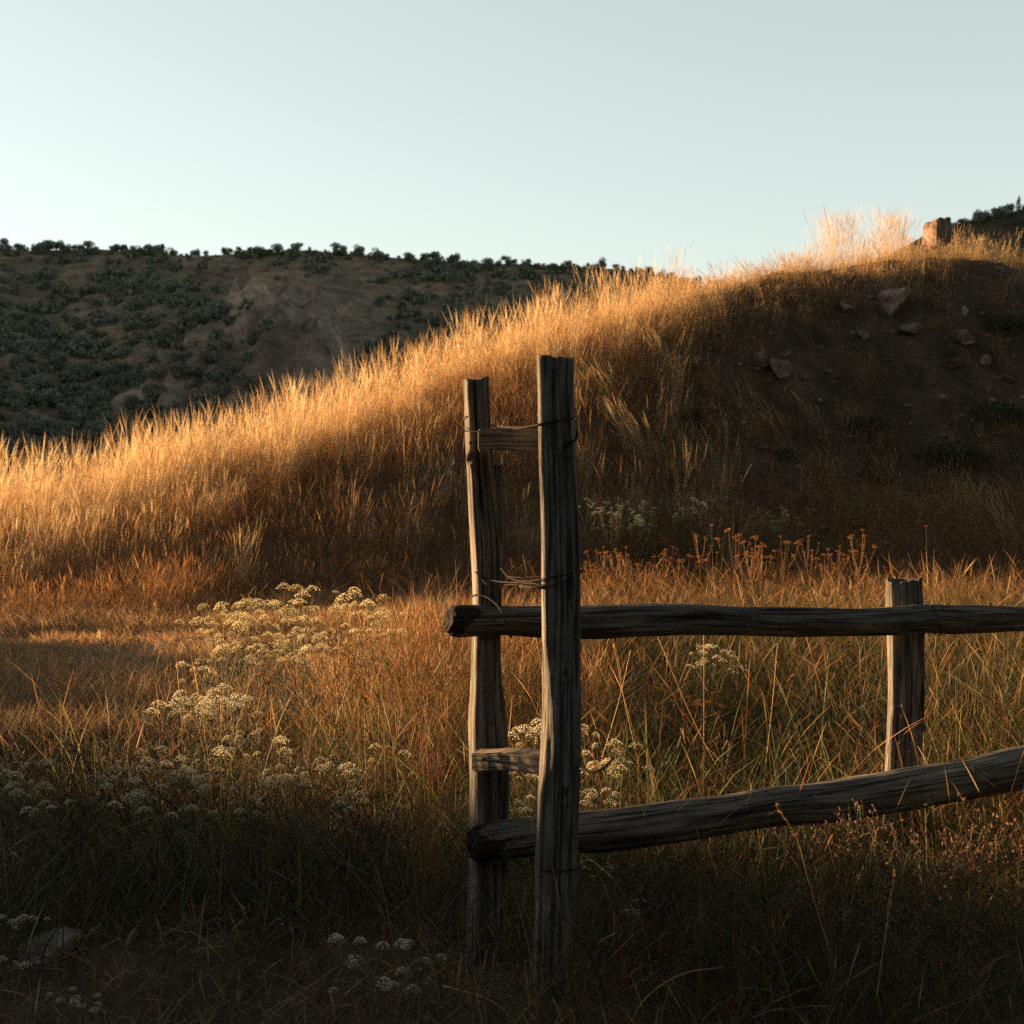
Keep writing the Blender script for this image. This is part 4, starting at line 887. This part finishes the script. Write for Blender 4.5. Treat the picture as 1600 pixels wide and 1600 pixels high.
def twiggy(seed, h):
    rng = np.random.default_rng(seed); root = empty("twiggy_weed"); st = MB()
    def grow(p, d, L, r, lev):
        q = p + d * L; st.tube([p, p.lerp(q, .5) + Vector(rng.normal(0, .008, 3)), q], [r, r * .85, r * .7], 4, (.06, .042, .03))
        if lev:
            for i in range(2): grow(p.lerp(q, rng.uniform(.5, 1)), (d + Vector(rng.normal(0, .38, 3))).normalized(), L * rng.uniform(.55, .85), r * .68, lev - 1)
    for k in range(4): grow(Vector((rng.normal(0, .02), rng.normal(0, .02), -.02)), Vector((rng.normal(0, .35), rng.normal(0, .2), 1)).normalized(), h * .42, .0032, 4)
    st.obj("stem", M_STEM, root); return root
for i, (x, D, h, lab) in enumerate([(380, 4.6, .52, "dark leafless twiggy weed in the shaded grass, left of two near the bare soil"), (455, 4.5, .55, "dark leafless twiggy weed in the shaded grass, right of two near the bare soil"), (560, 4.7, .5, "dark leafless twiggy weed close to the reddish stalks left of the rear post"), (1010, 4.3, .45, "dark twiggy weed in front of the lower rail just right of the front post"), (120, 4.9, .45, "dark twiggy weed behind the grey stone at the lower left"), (1180, 3.9, .4, "dark twiggy weed in the grass below the middle of the lower rail")]):
    x_ = (x - 800) / F * D; o = twiggy(700 + i, h); o.location = (x_, D, gz(x_, D)); tag(o, lab, "weed", "dark twiggy weeds")

tw = [twiggy(720 + i, .55) for i in range(3)]
for i in range(14):
    x = [40, 110, 170, 230, 290, 345, 400, 470, 530, 590, 625, 205, 85, 500][i]; D = 4.7 + (i * .37) % 1.2; x_ = (x - 800) / F * D
    o = tw[i] if i < 3 else copy_tree(tw[i % 3]); o.location = (x_, D, gz(x_, D)); k = .75 + (i * .29) % .4; o.scale = (k, k, k); o.rotation_euler = (0, 0, i * 1.9)
    tag(o, "thin brown branching weed among the cream flowers at the left", "weed", "branching weeds among the left flowers")

# single stalks that stand out
def stalk(name, pts, r, col, label, seedhead=0.0, cat="dry stalk"):
    mb = MB(); P = catmull([px(*p) for p in pts], 18); n = len(P)
    mb.tube(P, [r * (1 - .55 * i / (n - 1)) for i in range(n)], 5, col)
    if seedhead:
        rng = np.random.default_rng(int(pts[0][0] * 7 + pts[0][1]))
        for i in range(int(n * (1 - seedhead)), n):
            for w in range(5):
                p = P[i] if i == n - 1 else P[i].lerp(P[i + 1], rng.random()); d = ((P[i] - P[i - 1]).normalized() + Vector(rng.normal(0, .25, 3))).normalized()
                mb.tube([p, p + d * .006, p + d * .013], [.0008, .0018, .0004], 4, np.array(col) * rng.uniform(.8, 1.2))
    o = mb.obj(name, M_STEM); return tag(o, label, cat)
T_ = (.42, .26, .13); RD = (.32, .14, .06)
stalk("bent_stalk", [(985, 1600, 3.75), (1005, 1565, 3.72), (1040, 1535, 3.7), (1080, 1518, 3.72), (1130, 1512, 3.75)], .0035, T_, "thick tan stalk arching out of the bottom edge right of the front post")
stalk("bent_stalk", [(690, 1540, 3.9), (720, 1548, 3.8), (760, 1560, 3.76), (790, 1580, 3.75), (805, 1600, 3.74)], .003, T_, "pale stalk arching down in front of the twin post bases")
stalk("seed_stalk", [(1300, 1500, 3.7), (1262, 1370, 3.68), (1245, 1310, 3.68), (1216, 1262, 3.66)], .0018, T_, "slender tan seed stalk leaning left across the lower rail", .35)
stalk("seed_stalk", [(1370, 1560, 3.65), (1382, 1470, 3.65), (1398, 1365, 3.63)], .0018, T_, "upright tan seed stalk right of the leaning one, below the lower rail", .4)
stalk("seed_stalk", [(1240, 1330, 5.0), (1265, 1370, 4.2), (1200, 1330, 4.0)][::-1] if False else [(1300, 1520, 3.75), (1290, 1450, 3.74), (1281, 1405, 3.73)], .0016, RD, "short reddish stalk in the dark grass below the lower rail", .3)
stalk("seed_stalk", [(690, 1580, 3.66), (676, 1510, 3.66), (658, 1455, 3.65)], .0022, RD, "thick reddish seed stalk beside the round cream heads", .6)
for i, (x0, x1, yt) in enumerate([(672, 655, 1120), (676, 664, 1105), (680, 672, 1150), (667, 650, 1190), (684, 684, 1175), (662, 640, 1215)]):
    stalk("reddish_stalk", [(x0, 1420, 4.6), ((x0 + x1) / 2 + 3, 1280, 4.6), (x1, yt, 4.58)], .0024, RD, "tall reddish stalk in the tuft left of the rear post", 0)["group"] = "reddish stalks left of the rear post"
for i, (x, y, D, yt, x1) in enumerate([(1170, 1290, 5.8, 1000, 1030), (1100, 1240, 6.2, 995, 1100), (1190, 1250, 6.0, 1010, 1215), (930, 1220, 5.6, 1020, 985), (1000, 1200, 6.0, 1010, 960)]):
    stalk("arching_stalk", [(x1, y, D), ((x + x1) / 2, (y + yt) / 2 - 20, D), (x, yt, D)] if False else [(x, y, D), (x * .4 + x1 * .6, y * .45 + yt * .55, D), (x1, yt, D)], .0022, (.45, .28, .12), "long tan grass stalk rising towards the top rail", .2)["group"] = "tan stalks below the top rail"
for i in range(9):
    x, y = [(570, 1157), (1112, 822), (560, 1180), (600, 1150), (645, 1210), (380, 1420), (440, 1445), (1298, 868), (1447, 823)][i]; D = 5.2 if i in (0, 2, 3, 4) else 4.2 if i in (5, 6) else 13.5
    x_ = (x - 800) / F * D; z0 = gz(x_, D); zt = CAMH - (y - HZ) / F * D
    rt_ = empty("pink_flower", (x_, D, z0)); mb = MB(); mb.tube([(0, 0, -.02), (.01, 0, (zt - z0) * .5), (0, 0, zt - z0)], .0012, 4, (.1, .09, .04)); mb.obj("stem", M_STEM, rt_)
    mb = MB(); rng = np.random.default_rng(i)
    for w in range(14):
        a = w * 2.4; e = Vector((math.cos(a), math.sin(a), rng.uniform(.2, 1.2))).normalized(); p = Vector((0, 0, zt - z0)); L = .009 if D < 8 else .022
        mb.ribbon([p, p + e * L * .6, p + e * L], [L * .15, L * .4, L * .1], (-math.sin(a), math.cos(a), 0), np.array([.5, .2, .42]) * rng.uniform(.8, 1.2))
    mb.obj("petals", M_FLOWER, rt_)
    tag(rt_, ["tiny pink flower in the meadow left of the reddish stalks", "small pink flower above the sunlit patch behind the rail", "lower tiny pink flower left of the reddish stalks", "tiny mauve flower near the sunlit clump's right end", "tiny mauve flower just left of the rear post", "tiny mauve flower in the dark bottom grass, left of two", "tiny mauve flower in the dark bottom grass, right of two", "small pink flower behind the top rail near the short post", "small pale pink flower behind the rail beyond the short post"][i], "flower", "small pink flowers")

# ------------------------------------------------------------------ stones
def rock(name, seed, sx, sy, sz, mat, planes=16, sub=4):
    rr = random.Random(seed); bm = bmesh.new(); bmesh.ops.create_icosphere(bm, subdivisions=sub, radius=1.0)
    pl = [(Vector((rr.gauss(0, 1), rr.gauss(0, 1), rr.gauss(0, .9))).normalized(), rr.uniform(.34, .68)) for _ in range(planes)]
    co = np.array([v.co[:] for v in bm.verts]); off = 0.10 * fbm(co[:, 0] * 1.6 + seed, co[:, 1] * 1.6, co[:, 2] * 1.6, seed, 4) + .025 * fbm(co[:, 0] * 7, co[:, 1] * 7, co[:, 2] * 7, seed + 3, 3)
    for v, o in zip(bm.verts, off):
        p = v.co.copy()
        for n, d in pl:
            e = p.dot(n) - d
            if e > 0: p -= n * e * .97
        p *= 1 + o; v.co = Vector((p.x * sx, p.y * sy, p.z * sz))
    me = bpy.data.meshes.new(name); bm.to_mesh(me); bm.free(); me.materials.append(mat)
    me.polygons.foreach_set("use_smooth", np.ones(len(me.polygons), dtype=bool))
    return link(name, me)
def hill_hit(x, y, d0=16.5, d1=30.0):        # march the sight line to the mound
    for D in np.arange(d0, d1, .04):
        p = px(x, y, D)
        if gz(p.x, D) >= p.z: return D
    return None
def put_rock(x, y, wpx, hpx, mat, seed, label, D=None, group="stones on the mound", ny=1.0, planes=8):
    D = D or hill_hit(x, y + hpx * .3) or 25.0
    p = px(x, y, D); s = wpx / 2 / F * D; o = rock("stone", seed, s * 1.25, s * 1.1 * ny, hpx / 2 / F * D * 1.3, mat, planes)
    o.location = p + Vector((0, -s * .35, hpx * .02 / F * D)); o.rotation_euler = (seed * .13 % .5, seed * .29 % .4, seed * .7); return tag(o, label, "stone", group)
put_rock(1395, 470, 52, 46, M_ROCK, 3, "large angular boulder high on the dark stony slope")
put_rock(1186, 560, 26, 30, M_ROCK, 5, "upright reddish stone, left of the pair in the middle of the slope")
put_rock(1217, 576, 44, 30, M_ROCK, 6, "broad reddish stone, right of the pair in the middle of the slope")
put_rock(1322, 482, 24, 20, M_ROCK, 8, "reddish stone left of the large boulder")
put_rock(1420, 512, 40, 18, M_ROCK, 9, "flat reddish stone just below the large boulder")
put_rock(1345, 522, 24, 18, M_ROCK, 11, "small reddish stone below and left of the large boulder")
put_rock(1507, 488, 14, 16, M_ROCKP, 12, "small pale stone right of the large boulder")
put_rock(1505, 530, 40, 22, M_ROCK, 13, "dark reddish stone low right of the pale stone")
put_rock(1487, 568, 34, 16, M_ROCK, 14, "flat dark stone on the shaded right slope")
put_rock(1540, 565, 22, 16, M_ROCK, 15, "dark stone near the right edge of the slope")
put_rock(1090, 568, 18, 18, M_ROCK, 16, "small reddish stone in the grass left of the pair")
put_rock(1026, 618, 9, 6, M_ROCKP, 17, "tiny pale stone in the grass right of the front post top")
put_rock(1575, 592, 20, 8, M_ROCK, 19, "small flat stone at the right edge")
put_rock(1225, 552, 14, 12, M_ROCK, 22, "small stone perched behind the pair in the middle of the slope")
put_rock(1160, 660, 9, 6, M_ROCKP, 23, "tiny pale stone lower down the slope, below the pair")
rub = MB(); rng = np.random.default_rng(9); ico = bmesh.new(); bmesh.ops.create_icosphere(ico, subdivisions=1, radius=1.0)
IV = np.array([v.co[:] for v in ico.verts]); IT = np.array([[v.index for v in f.verts] for f in ico.faces]); ico.free()
for q in range(2600):
    Y_ = rng.uniform(17, 26.5); X_ = rng.uniform(1.5, 11); t_ = float(mound_t(np.array([X_]), np.array([Y_]))[0])
    if t_ < .12 or t_ > .97 or rng.random() > .35 + .65 * float(sstep(-.2, .4, fbm(np.array([X_]), np.array([Y_]), 0, 131, 2))[0]): continue
    r_ = .012 + .055 * rng.random() ** 3
    V_ = IV * (1 + rng.uniform(-.3, .3, (len(IV), 1))) * r_ * np.array([rng.uniform(.8, 1.6), rng.uniform(.8, 1.6), rng.uniform(.5, .9)]) + np.array([X_, Y_, gz(X_, Y_) + r_ * .2])
    rub.add(V_, IT)
tag(rub.obj("stone_rubble", M_ROCK), "small reddish stone rubble strewn over the shaded slope", "rubble", None, "stuff")
# square lit block on the ridge
D = 26.6; bm = bmesh.new(); bmesh.ops.create_cube(bm, size=1.0); bmesh.ops.bevel(bm, geom=bm.edges[:], offset=.06, segments=2, affect='EDGES')
bmesh.ops.subdivide_edges(bm, edges=[e for e in bm.edges if e.calc_length() > .5], cuts=10, use_grid_fill=True)
co = np.array([v.co[:] for v in bm.verts]); nz = fbm(co[:, 0] * 3, co[:, 1] * 3, co[:, 2] * 3, 7, 4)
for v, k in zip(bm.verts, nz): v.co = Vector((v.co.x * .42 * (1 + .10 * k - .12 * v.co.z), v.co.y * .36 * (1 + .10 * k), v.co.z * .50 + .05 * k + .10 * v.co.x))
me = bpy.data.meshes.new("ridge_rock"); bm.to_mesh(me); bm.free(); me.materials.append(M_ROCK); o = link("ridge_rock", me)
o.location = px(1464, 364, D); o.rotation_euler = (0, 0.0, .62); tag(o, "square sunlit rock standing on the ridge at the upper right", "stone")
put_rock(95, 1470, 90, 62, M_ROCKG, 51, "rounded grey stone among flowers at the lower left", D=4.3, group="grey stones in the foreground", planes=6)
_st = [o for o in COL.objects if o.get("label", "").startswith("rounded grey stone among")][0]; _st.rotation_euler = (0.0, -0.30, 0.35); _st.scale = (1.12, 1.0, .78)
put_rock(706, 1536, 34, 28, M_ROCKG, 52, "small grey stone at the foot of the rear post", D=4.1, group="grey stones in the foreground")
put_rock(1474, 1113, 34, 7, M_ROCKG, 53, "thin pale chip of wood or stone lying right of the short post", D=7.6, group="grey stones in the foreground")

# ------------------------------------------------------------------ dark low bushes on the shaded slope
def bush(seed, r):
    rng = np.random.default_rng(seed); root = empty("low_bush"); mb = MB(); n = 1500
    d = rng.normal(size=(n, 3)); d[:, 2] = np.abs(d[:, 2]); d /= np.linalg.norm(d, axis=1)[:, None]
    P = d * r * (rng.uniform(.3, 1.1, n) ** .5)[:, None] * np.array([1, 1, .75]) * (1 + .25 * vnoise(d[:, 0] * 3 + seed, d[:, 1] * 3, d[:, 2] * 3, seed))[:, None]
    A = rng.normal(size=(n, 3, 3)); A /= np.linalg.norm(A, axis=2)[:, :, None]
    V = P[:, None] + A * r * .055 * rng.uniform(.6, 1.5, (n, 1, 1)); c = np.array([.05, .055, .035]) * rng.uniform(.6, 1.5, (n, 1))
    mb.add(V.reshape(-1, 3), np.arange(3 * n).reshape(-1, 3), np.repeat(c, 3, 0)); mb.obj("foliage", M_LEAF, root)
    st = MB()
    for w in range(12):
        a = w * .52; e = Vector((math.cos(a) * .6, math.sin(a) * .6, .5)) * r; st.tube([(0, 0, -.05), e * .5, e], [.012, .008, .003], 4, (.08, .06, .045))
    st.obj("stem", M_STEM, root); return root
bp = [bush(600 + i, .45) for i in range(3)]
for i, (x, y, s, lab) in enumerate([(1352, 655, .8, "dark low bush high on the shaded slope, above two others"), (1490, 710, 1.25, "largest dark low bush on the shaded slope near the right edge"), (1360, 735, .7, "small dark bush at the foot of the shaded slope"), (1560, 640, 1.0, "dark bush at the right edge of the shaded slope"), (1080, 640, .6, "small dark bush in the grass right of the front post"), (1230, 700, .6, "small dark bush in the middle of the shaded slope"), (1570, 500, 1.0, "dark bush high at the right edge under the ridge")]):
    D = hill_hit(x, y + 15) or 22; p = px(x, y + 15, D); o = bp[i] if i < 3 else copy_tree(bp[i % 3])
    o.location = (p.x, D, gz(p.x, D) - .03); o.scale = (s * 1.2, s, s * .8); o.rotation_euler = (0, 0, i); tag(o, lab, "bush", "dark bushes on the shaded slope")
